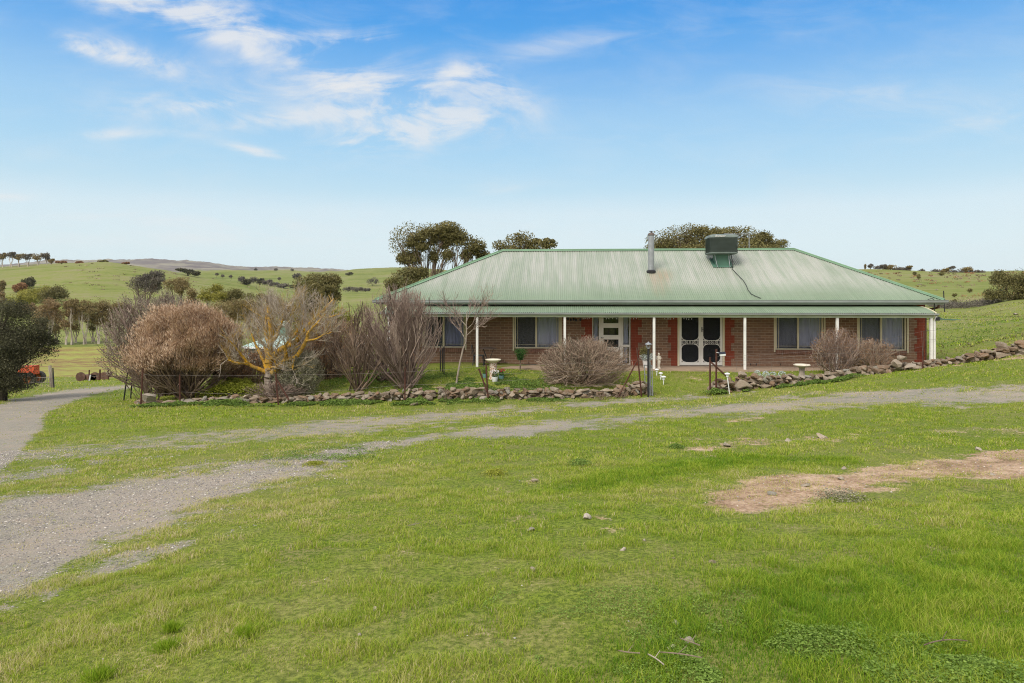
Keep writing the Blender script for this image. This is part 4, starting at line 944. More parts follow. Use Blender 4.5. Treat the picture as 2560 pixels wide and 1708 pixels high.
desc = ['tiny leaning tree leftmost on the right-hand skyline', 'small umbrella-topped tree second from left on right skyline', 'flat wind-shaped tree just right of the skyline gap', 'widest dark low-crowned tree on the right skyline', 'low rounded tree right of the widest skyline tree', 'tiered tree at the middle of the right skyline row', 'thin flat tuft above the tiered skyline tree', 'small round tree just left of the skyline opening', 'rounded tree on the slope right of the skyline opening', 'leaning tree with swept flat top on right skyline', 'highest swept flat crown on the right skyline', 'dense dark tree amid the right skyline clump', 'bronze tree topping the right skyline clump', 'low spreading tree near right end of skyline clump', 'last low scrubby tree at right end of skyline clump']
for i, (x, y, rx, ry, q, _) in enumerate(RT):
    D = 222 if x < 2260 else 215
    tree('skyline_tree', desc[i], 'tree', x, D, [(x-rx*.5, y+1, rx*.75, ry*.85), (x+rx*.5, y-ry*.2, rx*.75, ry*.85)], 'grey' if i % 3 else 'gumb', 'gum', 700+int(rx*60), .38, .16, 2, 'trees along the right-hand skyline', seed=20+i, sub=6)
for i, (x, y, D, rx, ry, lb) in enumerate([(2297, 692, 150, 5, 6, 'lone dark bush below the right skyline trees'), (2287, 684, 190, 4, 4, 'small dark bush just under the middle skyline trees'), (2355, 685, 190, 6, 3, 'flat dark bush below the swept skyline tree'), (2425, 726, 90, 6, 5, 'small round brown tussock bush on right slope'), (2388, 738, 80, 6, 4, 'low brown bush on the slope above the crest track'), (2386, 753, 70, 5, 5, 'small dry bush beside the slope boundary')]):
    tree_hit('hill_bush', lb, 'bush', x, [(x, y, rx, ry)], 'olive', 'dark', 500, D/683*1.3, .05, 1, 'bushes dotted on the right slope', seed=60+i, lo=55)
# left skyline and hills
for i, (x, y, rx, ry, lb) in enumerate([(6, 640, 14, 9, 'skyline gum at the far left edge'), (28, 637, 13, 8, 'skyline gum with notched top second from left edge'), (48, 641, 13, 9, 'low skyline gum third from left edge'), (70, 641, 14, 9, 'broad skyline gum at middle of left clump'), (97, 641, 16, 10, 'widest bronze gum on left skyline'), (116, 640, 10, 11, 'tallest gum ending the left skyline clump'), (128, 652, 8, 5, 'small gum trailing off the left skyline clump')]):
    tree('skyline_gum', lb, 'tree', x, 425, [(x-rx*.4, y, rx*.6, ry*.6), (x+rx*.4, y-2, rx*.6, ry*.6), (x, y+ry*.6, rx*.6, ry*.4)], 'grey' if i % 2 else 'gumb', 'pale', 1300, .75, .3, 3, 'gums along the left skyline', seed=80+i, sub=7)
for i, (x, y, rx, ry, D, lf, lb) in enumerate([(153, 655, 11, 3, 425, 'seed', 'rusty shrub patch on hill crest next to skyline gums'), (198, 656, 8, 3, 425, 'seed', 'small brown shrub on middle of the hill crest'), (256, 654, 13, 3, 422, 'olive', 'flat green shrub clump on top of the hill'), (316, 658, 9, 2, 420, 'seed', 'thin brown shrub right of the hilltop'),
        (70, 706, 20, 14, 330, 'dark', 'round blue-green tree on the left hillside'), (50, 718, 18, 12, 320, 'seed', 'rusty bush beside the blue-green hillside tree'), (86, 735, 40, 24, 200, 'green', 'broad yellow-green tree below the hillside pair'), (134, 736, 36, 26, 210, 'olive', 'dark green dome tree at foot of hill'), (44, 752, 34, 24, 190, 'green', 'bright green tree behind the left-edge wattle'), (75, 772, 28, 16, 185, 'red', 'ochre bush under the yellow-green tree'), (4, 715, 10, 16, 240, 'gumb', 'bronze tree at left edge of hillside'), (2, 745, 8, 20, 180, 'red', 'reddish tree clipped by the left edge')]):
    (tree_hit if i > 3 and x > 10 else tree)('hillside_shrub', lb, 'tree' if ry > 9 else 'bush', x, *([] if i > 3 and x > 10 else [D]), [(x-rx*.45, y+ry*.2, rx*.6, ry*.8), (x+rx*.4, y, rx*.6, ry*.85)], lf, 'dark', (9000 if ry > 20 else 3200) if ry > 9 else 900, D/683*1.5, .1*D/200, 1, 'shrubs dotted over the left hill', seed=100+i, sub=12)
tree('pine_windbreak', 'dark windbreak clump on the far slope of the hill', 'tree', 470, 395, [(447, 674, 9, 3), (462, 677, 10, 4), (478, 680, 10, 5), (492, 684, 9, 6)], 'dark', 'dark', 3500, .8, .3, 3, seed=130)
for i, (x, y, rx, ry, lb) in enumerate([(603, 697, 8, 7, 'pale bare tree starting the valley tree line'), (616, 704, 11, 7, 'dark tree second along the valley tree line'), (634, 699, 9, 8, 'bare grey tree in the valley line'), (650, 703, 11, 8, 'darkest round tree in the valley line'), (668, 706, 12, 6, 'grey scrub tree mid valley line'), (684, 710, 12, 5, 'low grey scrub right in valley line'), (708, 714, 16, 5, 'long low scrub towards the lichen tree'), (738, 716, 14, 6, 'dark scrub next to the big olive tree'),
        (742, 690, 10, 7, 'lone grey tree on far green hill'), (873, 684, 9, 3, 'flat dark clump on far green hill'), (932, 704, 16, 10, 'pale bronze gum in the right of the valley'), (976, 708, 10, 8, 'small bronze tree against the roof tree'), (870, 722, 14, 6, 'dark scrub tree left in the second valley line'), (893, 723, 14, 6, 'grey scrub tree mid second valley line'), (914, 724, 12, 4, 'low scrub ending the second valley line')]):
    D = 560 if i < 8 else (800 if i < 10 else 380)
    tree_hit('valley_tree', lb, 'tree', x, [(x-rx*.4, y+1, rx*.7, ry*.9), (x+rx*.4, y, rx*.7, ry*.9)], 'grey' if i not in (1, 3, 7, 9) else 'dark', 'dark', 1300, D/683*1.3, .2, 2, 'trees in the far valley', seed=150+i, lo=250, sub=8)
for i, (x, y, D) in enumerate([(542, 686, 800), (557, 690, 750), (577, 691, 750), (639, 674, 1500), (690, 674, 1020), (731, 675, 1020), (698, 697, 700)]):
    tree('far_shrub', ['speck of dark shrub leftmost on the far green hill', 'second dark shrub speck on the far green hill', 'third dark shrub speck on the far green hill', 'tiny shrub on the distant brown ridge', 'dark dot bush on far hill rim', 'round dot bush on far hill rim beside the ridge', 'small grey bush above the valley line'][i], 'bush', x, D, [(x, y, 4, 3)], 'grey', 'dark', 250, D/683*1.2, .2, 1, 'dots of shrub on the far hill', seed=180+i)
# the belt of saplings beyond the ploughed field
BELT = [(122, 772, 30, 26, 'red', 'reddish sapling gum with two pale trunks left in the row'), (140, 800, 24, 34, 'gumb', 'bushy bronze gum beside the leftmost pale trunks'), (165, 785, 26, 38, 'red', 'slender russet gum with three stems in the row'), (190, 795, 24, 34, 'gumb', 'dark-stemmed bronze gum near middle of the row'), (212, 775, 32, 30, 'gumb', 'forked gum with thick white trunk in the row'), (232, 805, 18, 22, 'olive', 'low olive gum beneath the forked one'), (246, 780, 24, 34, 'gumb', 'tall thin bronze gum right of the forked trunk'), (265, 790, 24, 34, 'red', 'russet gum with leaning stems right in the row'), (288, 780, 26, 30, 'gumb', 'bronze gum half hidden by the bare bush'), (100, 795, 24, 34, 'red', 'russet gum behind the left-edge wattle'), (320, 790, 26, 34, 'gumb', 'bronze gum behind the bare bush top'), (178, 765, 20, 18, 'gumb', 'taller bronze gum set behind the row')]
for i, (x, y, rx, ry, lf, lb) in enumerate(BELT):
    tree('sapling_gum', lb, 'tree', x, 128+(i*5) % 9, [(x-rx*.4, y+ry*.1, rx*.6, ry*.7), (x+rx*.4, y-4, rx*.6, ry*.7), (x, y-ry*.4, rx*.7, ry*.6), (x+rx*.1, y+ry*.7, rx*.5, ry*.35)], lf, 'pale', 4600, .24, .14, 3, 'row of sapling gums beyond the field', seed=200+i, sub=9, fork=.2)
MID = [(330, 700, 22, 14, 150, 'gum'), (352, 712, 34, 22, 150, 'gum'), (385, 696, 24, 14, 150, 'gum'), (410, 712, 26, 16, 140, 'gumb'), (450, 712, 24, 20, 140, 'gumb'), (478, 745, 24, 26, 110, 'olive')]
tree('gum_tree', 'large dark gum crown behind the bare purple bush', 'tree', 365, 150, [(330, 712, 18, 12), (345, 700, 16, 10), (365, 695, 18, 12), (388, 688, 18, 12), (372, 716, 30, 18), (400, 702, 16, 10)], 'grey', 'gum', 9000, .3, .25, 3, seed=230)
tree('gum_tree', 'rounded bronze crown right of the large dark gum', 'tree', 440, 140, [(425, 712, 20, 14), (452, 708, 22, 14), (460, 722, 20, 16)], 'gumb', 'gum', 6500, .28, .2, 2, seed=231)
tree('gum_tree', 'small dark-stemmed bronze tree over the tan bush', 'tree', 482, 100, [(482, 735, 12, 14), (480, 760, 18, 18)], 'gumb', 'gum', 5000, .2, .14, 2, seed=232)
tree('gum_tree', 'green domed gum with pale trunk in mid valley', 'tree', 525, 120, [(515, 730, 16, 12), (540, 722, 16, 12), (530, 742, 26, 14), (555, 740, 14, 10)], 'green', 'pale', 7000, .23, .2, 2, seed=233)
tree('gum_tree', 'olive gum right of the green domed one', 'tree', 585, 125, [(575, 735, 18, 14), (592, 738, 16, 14), (565, 750, 18, 12)], 'olive', 'gum', 6500, .23, .2, 2, seed=234)
tree('gum_tree', 'grey-brown scrubby gum above the green shed', 'tree', 590, 95, [(560, 770, 30, 18), (600, 762, 34, 16), (630, 775, 30, 24), (585, 790, 44, 20), (540, 775, 24, 18)], 'gumb', 'pale', 15000, .19, .16, 4, seed=235)
tree('gum_tree', 'dark small gum left behind the lichen tree', 'tree', 635, 120, [(625, 742, 16, 10), (650, 745, 16, 9), (680, 750, 20, 14)], 'olive', 'gum', 5000, .22, .16, 2, seed=236)
tree('gum_tree', 'big rounded olive tree rising behind the lichen tree', 'tree', 795, 62, [(760, 712, 22, 20), (790, 700, 24, 16), (825, 704, 24, 20), (800, 730, 44, 30), (775, 760, 34, 30), (835, 735, 18, 26)], 'gum', 'gum', 26000, .16, .2, 3, seed=237)
tree('wattle_shrub', 'olive and gold dense shrub right of the lichen tree', 'shrub', 830, 36, [(800, 800, 30, 22), (845, 790, 30, 20), (870, 815, 26, 28), (820, 830, 40, 28), (745, 800, 26, 20), (760, 832, 30, 24)], 'green', 'dark', 16000, .085, .06, 4, seed=238)
tree('dark_shrub', 'dark brown tangled shrub beneath the olive-gold one', 'shrub', 830, 30, [(790, 850, 40, 30), (840, 870, 44, 34), (870, 900, 40, 34), (800, 900, 34, 30)], 'red', 'dark', 15000, .06, .05, 5, seed=239)
tree('dark_wattle', 'big dark wattle tree filling the left edge', 'tree', 15, 27, [(15, 800, 60, 46), (80, 818, 48, 44), (-30, 800, 60, 60), (62, 858, 56, 48), (15, 870, 60, 56), (100, 862, 32, 46), (40, 908, 66, 40), (-20, 920, 50, 50), (95, 830, 36, 44), (40, 780, 44, 28), (5, 960, 50, 36), (50, 950, 50, 30), (-40, 850, 60, 70)], 'dark', 'dark', 78000, .055, .10, 5, seed=240, base_px=10, sub=18)

# ------------------------------------------------------------------ bare bushes of the garden
bush('bare_bush', 'large bare purple-grey bush behind the tan one', 'bush', 420, 25.5, (400, 862, 144, 128), 150, ((6, .6, .5, .6, 4), (6, .5, .55, .62, 3), (5, .5, .6, .7, 2)), 'twig', .026, .0052, .8, seed=1, depth=.7, leaf='twigg', nleaf=26000, lsize=.05)
bush('tan_bush', 'large dome of dry tan feathery bush left of lichen tree', 'bush', 468, 22.8, (462, 882, 134, 112), 100, ((6, .55, .5, .6, 4), (6, .5, .55, .65, 3), (5, .5, .6, .7, 2)), 'twigb', .024, .0045, .78, seed=2, depth=.75, leaf='tan', nleaf=170000, lsize=.095, leaf_top=.36)
bush('bare_bush', 'bare brown thicket at left foot of the tan bush', 'bush', 375, 22.6, (360, 935, 70, 60), 60, twig='twig', rad=.02, rmin=.0045, seed=3, splay=.9)
bush('dry_thicket', 'low reddish dry thicket between tan bush and lichen tree', 'bush', 590, 24, (590, 935, 70, 40), 70, twig='twigb', rad=.012, rmin=.0042, seed=4, splay=1.0, leaf='seed', nleaf=5000, lsize=.05)
bush('grey_green_shrub', 'soft grey-green twiggy shrub right of lichen trunk', 'shrub', 745, 22.4, (745, 935, 62, 62), 90, twig='twigg', rad=.012, rmin=.004, seed=5, splay=.9, leaf='twigg', nleaf=9000, lsize=.04)
bush('bare_bush', 'low brown bramble spilling along the wall by the trunk', 'bush', 690, 21.9, (680, 985, 90, 30), 70, twig='twig', rad=.010, rmin=.004, seed=6, splay=1.05)
bush('bare_bush', 'tall vase-shaped bare bush in the middle of garden', 'bush', 898, 22.4, (892, 866, 84, 116), 36, ((5, .6, .4, .6, 4), (5, .5, .45, .6, 3), (5, .5, .5, .7, 2)), 'twigb', .024, .0042, .62, seed=7)
bush('bare_bush', 'dense fan-shaped bare bush in front of verandah end', 'bush', 1018, 22.3, (1005, 846, 104, 130), 70, ((6, .6, .36, .6, 4), (6, .5, .4, .6, 3), (5, .5, .45, .7, 2)), 'twig', .024, .0044, .58, seed=8)
bush('bare_bush', 'low bare scrub between the two tall bare bushes', 'bush', 960, 23.5, (955, 930, 90, 55), 40, twig='twig', rad=.014, rmin=.004, seed=9, splay=.9)
bush('round_bush', 'dense round mound of bare twigs before the entry door', 'bush', 1462, 22.9, (1462, 918, 118, 74), 150, ((6, .6, .6, .6, 4), (6, .5, .7, .6, 3), (4, .5, .8, .7, 2)), 'twigb', .014, .0042, 1.02, seed=10, depth=.85, leaf='twigg', nleaf=2500, lsize=.035, up=.06)
bush('round_bush', 'sparse top shoots rising from the round twig mound', 'bush', 1450, 23, (1450, 905, 86, 70), 20, ((4, .5, .5, .6, 3), (3, .5, .6, .6, 2)), 'twigg', .010, .004, .6, seed=11)
bush('brown_bush', 'brown seed-tipped bush before the bedroom window post', 'bush', 2090, 23.2, (2093, 882, 66, 62), 80, twig='twig', rad=.012, rmin=.0042, seed=12, splay=.95, leaf='seed', nleaf=3800, lsize=.035, depth=.7)
bush('brown_bush', 'lower brown bush right of the seed-tipped one', 'bush', 2180, 23.2, (2178, 890, 66, 42), 80, twig='twigb', rad=.012, rmin=.0042, seed=13, splay=1.0, leaf='seed', nleaf=2200, lsize=.035, depth=.7)
for i, (x, y, rx, ry, D) in enumerate([(1112, 985, 22, 8, 20.8), (1500, 1000, 60, 10, 20.6), (1555, 985, 20, 12, 20.7)]):
    bush('dead_weed', ['wisp of dead weed against the stone wall', 'pale dead grass drift below the round twig mound', 'small dry weed at wall end near leaning brace'][i], 'weed', x, D, (x, y, rx, ry*2), 40, ((4, .5, .6, .7, 2), (3, .5, .7, .7, 2)), 'tan' if False else 'twigb', .004, .003, 1.0, seed=30+i, group='dead weeds at the stone wall')

bush('dry_thicket', 'tangled brown thicket filling the gap right of the lichen tree', 'bush', 820, 25, (815, 880, 105, 95), 110, twig='twigb', rad=.018, rmin=.0046, seed=14, splay=.85, leaf='seed', nleaf=9000, lsize=.05)
bush('dry_thicket', 'low purple-brown thicket behind the vase-shaped bush', 'bush', 930, 26, (925, 905, 80, 80), 70, twig='twig', rad=.016, rmin=.0046, seed=15, splay=.85)
bush('dry_thicket', 'dark reddish brush behind the lichen trunk', 'bush', 640, 26, (640, 925, 100, 55), 90, twig='twigb', rad=.014, rmin=.0046, seed=16, splay=1., leaf='seed', nleaf=9000, lsize=.05)
tree('gum_tree', 'brown scrubby sapling clump behind the green shed', 'tree', 690, 85, [(665, 790, 34, 24), (700, 775, 30, 26), (735, 790, 34, 28), (655, 815, 30, 20), (720, 820, 44, 22)], 'red', 'pale', 14000, .17, .12, 5, seed=242)

# ------------------------------------------------------------------ the lichen tree, limbs read off the photograph
def c3(x, y): return (x/3.92+600, y/3.92+640)
DL_ = 22.4; gL = ground_at(670.5, DL_); LT = thing('lichen_tree', 'bare spreading tree with orange lichen on its limbs behind the stone wall', 'tree', tuple(gL))
rl = np.random.default_rng(99)
def limb(pts, r0, r1, y0=0., y1=0.):
    P = [];
    for k, (x, y) in enumerate(pts):
        p = at(*c3(x, y), DL_)-gL; p[1] = y0+(y1-y0)*k/(len(pts)-1); P.append(p)
    P = np.array(P); t = np.arange(len(P)); tt = np.linspace(0, len(P)-1, (len(P)-1)*5+1)      # smooth
    Q_ = np.stack([np.interp(tt, t, P[:, i]) for i in range(3)], 1)
    for _ in range(3): Q_[1:-1] = (Q_[:-2]+2*Q_[1:-1]+Q_[2:])/4
    Q_ += rl.normal(size=Q_.shape)*.006
    return Q_, r0, r1
TR = limb([(275, 1370), (278, 1250), (280, 1150), (283, 1100)], .135, .125)
LB = [limb([(283, 1120), (275, 1000), (292, 860), (305, 745), (285, 640), (270, 560), (262, 480)], .085, .03, 0, .1), limb([(290, 880), (240, 770), (230, 690), (225, 600), (200, 520)], .05, .012, 0, .4), limb([(298, 870), (370, 780), (400, 705), (440, 650), (450, 560)], .045, .012, 0, -.3),
      limb([(283, 1060), (300, 990), (400, 905), (500, 870), (600, 765), (660, 660), (740, 590), (800, 530), (830, 480), (880, 420)], .075, .018, 0, .5), limb([(440, 890), (480, 800), (560, 700), (560, 600), (545, 500)], .045, .010, .15, .8), limb([(500, 870), (490, 780), (530, 700), (510, 620)], .03, .01, .15, -.4),
      limb([(310, 1150), (400, 1080), (455, 1015), (570, 995), (640, 900), (695, 810), (712, 740), (800, 660), (900, 560)], .075, .014, 0, -.7), limb([(700, 820), (800, 805), (870, 765), (980, 730)], .025, .006, -.5, -.9), limb([(465, 1010), (492, 940), (490, 880), (540, 820)], .045, .012, -.2, -.7),
      limb([(262, 1140), (160, 1090), (90, 1042), (0, 1040), (-60, 1000)], .05, .014, 0, -.5), limb([(110, 1055), (60, 960), (20, 870), (-20, 800)], .035, .01, -.2, -.8), limb([(262, 1110), (200, 1000), (130, 900), (65, 790), (20, 700)], .045, .010, 0, .6), limb([(270, 1090), (235, 950), (200, 880), (130, 830), (90, 700), (80, 600)], .04, .01, 0, .9),
      limb([(285, 1100), (340, 1080), (400, 1090), (370, 980), (350, 900)], .03, .008, 0, -.6), limb([(570, 995), (560, 1060), (575, 1100)], .02, .006, -.35, -.6), limb([(400, 905), (450, 950), (560, 860)], .03, .008, .2, .8), limb([(283, 640), (340, 560), (420, 470), (480, 400)], .022, .006, .1, .9), limb([(740, 590), (820, 610), (900, 590), (960, 560)], .02, .006, .3, .5)]
tb = Tubes(); tb.path(TR[0], TR[1], TR[2]); tb.path(np.array([[0, 0, -.15], TR[0][0]]), .17, .135); obj('trunk', tb.mesh('trunk', MBK['grey'], 10), LT)
S_, D_, L_, R_ = [], [], [], []
for P, r0, r1 in LB:
    tb = Tubes(); tb.path(P, r0*1.45, r1*1.5); obj('limb', tb.mesh('limb', MBK['lichen'], 8), LT)
    for k in range(len(P)//3, len(P)):
        for _ in range(1 if k < len(P)-1 else 5):
            d = P[k]-P[k-1]; d /= np.linalg.norm(d); d = d*.6+rdir(1, rl)[0]*.75+np.array([0, 0, .35]); d /= np.linalg.norm(d)
            S_.append(P[k]); D_.append(d); L_.append(.3+.6*rl.random()); R_.append(.009)
data, _ = grow(np.array(S_), np.array(D_), np.array(L_), np.array(R_), [(4, .6, .6, .62, 3), (4, .55, .7, .65, 3), (2, .5, .7, .8, 2)], rl, (at(728, 870, DL_)-gL, np.array([2.2, 1.9, 2.1])), .22)
obj('twigs', twig_mesh('twigs', data, ML['twigp'], 3, .0032), LT)

# small white-stemmed sapling in front of the left window
DS = 22.5; gS = ground_at(1139, DS); ST = thing('bare_sapling', 'slender leaning pale-stemmed bare sapling before the left window', 'tree', tuple(gS))
def c4(x, y): return (x/3.267+940, y/3.267+540)
pp = np.array([at(*c4(x, y), DS)-gS for x, y in [(650, 1410), (665, 1310), (685, 1200), (710, 1090), (735, 1030), (740, 940), (738, 860), (745, 780)]]); pp[:, 1] = 0
tb = Tubes(); tb.path(pp, .036, .015)
S_, D_, L_, R_ = [], [], [], []
for pts in ([(738, 900), (690, 850), (640, 810), (590, 760)], [(735, 1020), (700, 960), (640, 900), (600, 850)], [(740, 930), (790, 880), (830, 800), (880, 740)], [(738, 980), (790, 930), (850, 900), (920, 850)], [(742, 860), (760, 800), (800, 760)]):
    q = np.array([at(*c4(x, y), DS)-gS for x, y in pts]); q[:, 1] = np.linspace(0, (rl.random()-.5)*1.2, len(q)); tb.path(q, .012, .004)
    for k in range(1, len(q)):
        for _ in range(4): d = q[k]-q[k-1]; d = d/np.linalg.norm(d)+rdir(1, rl)[0]*.7+np.array([0, 0, .3]); S_.append(q[k]); D_.append(d/np.linalg.norm(d)); L_.append(.3+.3*rl.random()); R_.append(.006)
obj('trunk', tb.mesh('trunk', MBK['grey'], 7), ST)
data, _ = grow(np.array(S_), np.array(D_), np.array(L_), np.array(R_), [(4, .6, .6, .7, 3), (3, .6, .7, .8, 2)], rl, None, .15)
obj('twigs', twig_mesh('twigs', data, ML['twig'], 3, .0036), ST)
# ------------------------------------------------------------------ dry stone walls
def stone_mat(name, a, b, c_):
    m = MT(name, .95, .15); t = m.attr('tone'); P = m.co(); n = m.noise(7, 5, P, .65); n2 = m.noise(30, 4, P, .7)
    base = m.ramp(t, [(0, a), (.3, b), (.55, c_), (.75, (.35, .28, .21)), (1, (.23, .215, .18))]); base = m.mix(n.ss(.45, .7)*.5, base, (.36, .33, .28)); base = m.mix(n2.ss(.5, .72)*.6, base, (.07, .058, .048)); base = m.mix((n*.5+n2*.5).ss(.56, .64)*.35, base, (.22, .22, .10))
    m.col(base); m.bump(n2*.6+n*.4, .02); return m.m
M_STONE = stone_mat('field_stone', (.13, .098, .068), (.25, .16, .10), (.20, .158, .115)); M_STONEP = stone_mat('pale_field_stone', (.24, .215, .18), (.35, .30, .25), (.29, .26, .22))
M_STONEL = stone_mat('sunbleached_stone', (.34, .29, .23), (.46, .40, .32), (.42, .37, .31))
_ico = None
def ico():
    global _ico
    if _ico is None:
        import bmesh
        bm = bmesh.new(); bmesh.ops.create_icosphere(bm, subdivisions=2, radius=1); bm.verts.ensure_lookup_table()
        _ico = (np.array([v.co[:] for v in bm.verts]), np.array([[v.index for v in f.verts] for f in bm.faces])); bm.free()
    return _ico
def stones(C, S, rz, r, tilt=.25):
    "rough angular stones: centres, half sizes, headings"
    V0, F0 = ico(); n = len(C); d = rdir(7*n, r).reshape(n, 7, 3); off = .25+.45*r.random((n, 7))
    V = np.repeat(V0[None], n, 0)
    for k in range(7):                                     # chop each ball by random planes -> angular stones
        dot = (V*d[:, k:k+1]).sum(-1); ex = np.maximum(dot-off[:, k:k+1], 0); V = V-ex[..., None]*d[:, k:k+1]
    V = V*np.array(S)[:, None, :]*np.array([1.5, 1.5, 1.35])
    a = (r.random(n)-.5)*2*tilt; ca, sa = np.cos(a)[:, None], np.sin(a)[:, None]; x = V[..., 0]*ca-V[..., 2]*sa; z = V[..., 0]*sa+V[..., 2]*ca; y = V[..., 1]
    c_, s_ = np.cos(rz)[:, None], np.sin(rz)[:, None]; V = np.stack([x*c_-y*s_, x*s_+y*c_, z], -1)+np.array(C)[:, None, :]
    Fs = (F0[None]+(np.arange(n)*len(V0))[:, None, None]).reshape(-1, 3)
    return V.reshape(-1, 3), Fs, np.repeat(r.random(n), len(V0))
def wall_run(name, label, pts, seed, mat, h_scale=1., sz=1., big=.08):
    "pts: (px, D, height)"
    r = np.random.default_rng(seed); P = np.array([((p-CX)/F*D, D, h) for p, D, h in pts]); C, S, A_ = [], [], []
    seg = np.linalg.norm(np.diff(P[:, :2], axis=0), axis=1); cum = np.concatenate([[0], np.cumsum(seg)]); L = cum[-1]
    for row in range(9):
        s = r.random()*.1
        zlev = row*.082*sz
        while s < L:
            w_ = sz*(.07+.16*r.random()**1.3)*(1.6 if r.random() < big else 1); s += w_*.92
            x = np.interp(s, cum, P[:, 0]); y = np.interp(s, cum, P[:, 1]); h = np.interp(s, cum, P[:, 2])*.9*(.86+.28*vnoise(np.array([s*1.6]), np.array([seed*3.]))[0])
            if zlev > h-.03: s += w_*.92; continue
            hd = math.atan2(np.interp(s+.1, cum, P[:, 1])-y, np.interp(s+.1, cum, P[:, 0])-x)
            ht = sz*(.045+.025*r.random()); s += 0
            for off in ((-.11, .11) if zlev+.1 < h else (-.04,)):
                o_ = off*(1-zlev/max(h, .3)*.3)+(r.random()-.5)*.05; C.append((x-math.sin(hd)*o_, y+math.cos(hd)*o_, gz(x, y)+zlev+.03+ (r.random()-.5)*.02)); S.append((w_*.62*(.8+.4*r.random()), .11*sz*(.8+.5*r.random()), ht*(.85+.5*r.random())*(1.5 if w_ > .24 else 1))); A_.append(hd+(r.random()-.5)*.5)
            s += w_*.92
    ss_ = np.linspace(.15, L-.1, int(L*4)); x_ = np.interp(ss_, cum, P[:, 0]); y_ = np.interp(ss_, cum, P[:, 1]); h_ = np.interp(ss_, cum, P[:, 2])*.68   # rubble heart of the wall
    for a_, b_, c_ in zip(x_, y_, h_):
        for q_ in range(3): C.append((a_+(r.random()-.5)*.1, b_+.02, gz(a_, b_)+c_*(.2+.3*q_))); S.append((.17, .07, c_*.22+.03)); A_.append(r.random()*.4)
    V, Fs, t = stones(np.array(C), np.array(S), np.array(A_), r)
    return obj(name, mkmesh(name, V, Fs, [mat], {'tone': t}), label=label, category='stone wall')
wall_run('dry_stone_wall', 'low dry stone wall left of the gate, crumbling towards its left end', [(345, 21.6, .18), (420, 21.3, .10), (500, 21.2, .20), (590, 21.2, .24), (690, 21.2, .18), (800, 21.2, .24), (900, 21.2, .28), (1010, 21.2, .28), (1110, 21.1, .32), (1214, 21.1, .33), (1400, 21.1, .30), (1520, 21.1, .27), (1570, 21.1, .38), (1618, 21.2, .42)], 11, M_STONE)
wall_run('dry_stone_wall', 'dry stone wall right of the gate climbing to the right edge', [(1772, 21.2, .38), (1830, 21.2, .46), (1900, 21.3, .46), (1950, 21.3, .34), (2000, 21.4, .25), (2080, 21.5, .26), (2180, 21.7, .26), (2300, 22, .22), (2400, 22.1, .34), (2490, 22.1, .42), (2620, 22.2, .5), (2800, 22.4, .5)], 12, M_STONE, 1., 1.05, .12)
def rock(name, label, cat, p, size, rz=0, group=None, mat=None, seed=1, sink=.25):
    r = np.random.default_rng(seed); V, Fs, t = stones(np.zeros((1, 3)), np.array([size]), np.array([rz]), r, .15)
    o = obj(name, mkmesh(name, V, Fs, [mat or M_STONEP], {'tone': t}), label=label, category=cat, group=group); o.location = (p[0], p[1], p[2]+size[2]*(1-sink)-size[2]*.2); return o
for i, (px, py, D, s, lb) in enumerate([(1862, 960, 20.95, (.18, .13, .17), 'biggest grey boulder in front of the right wall'), (1852, 936, 21.2, (.17, .13, .10), 'rounded pale grey boulder on the right wall top'), (480, 1003, 20.9, (.19, .14, .13), 'pale lichened boulder in the crumbled left wall'), (455, 1000, 20.9, (.13, .1, .09), 'tan boulder beside the pale lichened one'), (610, 1000, 20.9, (.18, .12, .09), 'flat pale boulder left of the lichen trunk'), (560, 995, 21., (.15, .1, .07), 'flat brown boulder in the crumbled left wall'), (370, 993, 21.2, (.22, .13, .13), 'jagged boulder at left end of the wall'), (1038, 1019, 20.4, (.12, .09, .06), 'loose red-brown stone lying before the left wall'), (1208, 1003, 20.85, (.15, .1, .09), 'grey boulder at foot of the picket with leaning brace'), (2240, 906, 21.6, (.17, .13, .14), 'rounded boulder at the break in the right wall'), (2275, 912, 21.5, (.25, .14, .12), 'big mossy slab near the right-hand picket'), (2255, 893, 21.8, (.16, .12, .09), 'red-tinged block topping the right wall')]):
    p = at(px, py, D); zg = gz(p[0], p[1]); o = rock('boulder', lb, 'boulder', (p[0], p[1], max(zg-s[2]*.3, p[2]-s[2])), s, .1*i, 'boulders of the stone walls', M_STONEP if i not in (7, 11) else M_STONE, 300+i, .1)
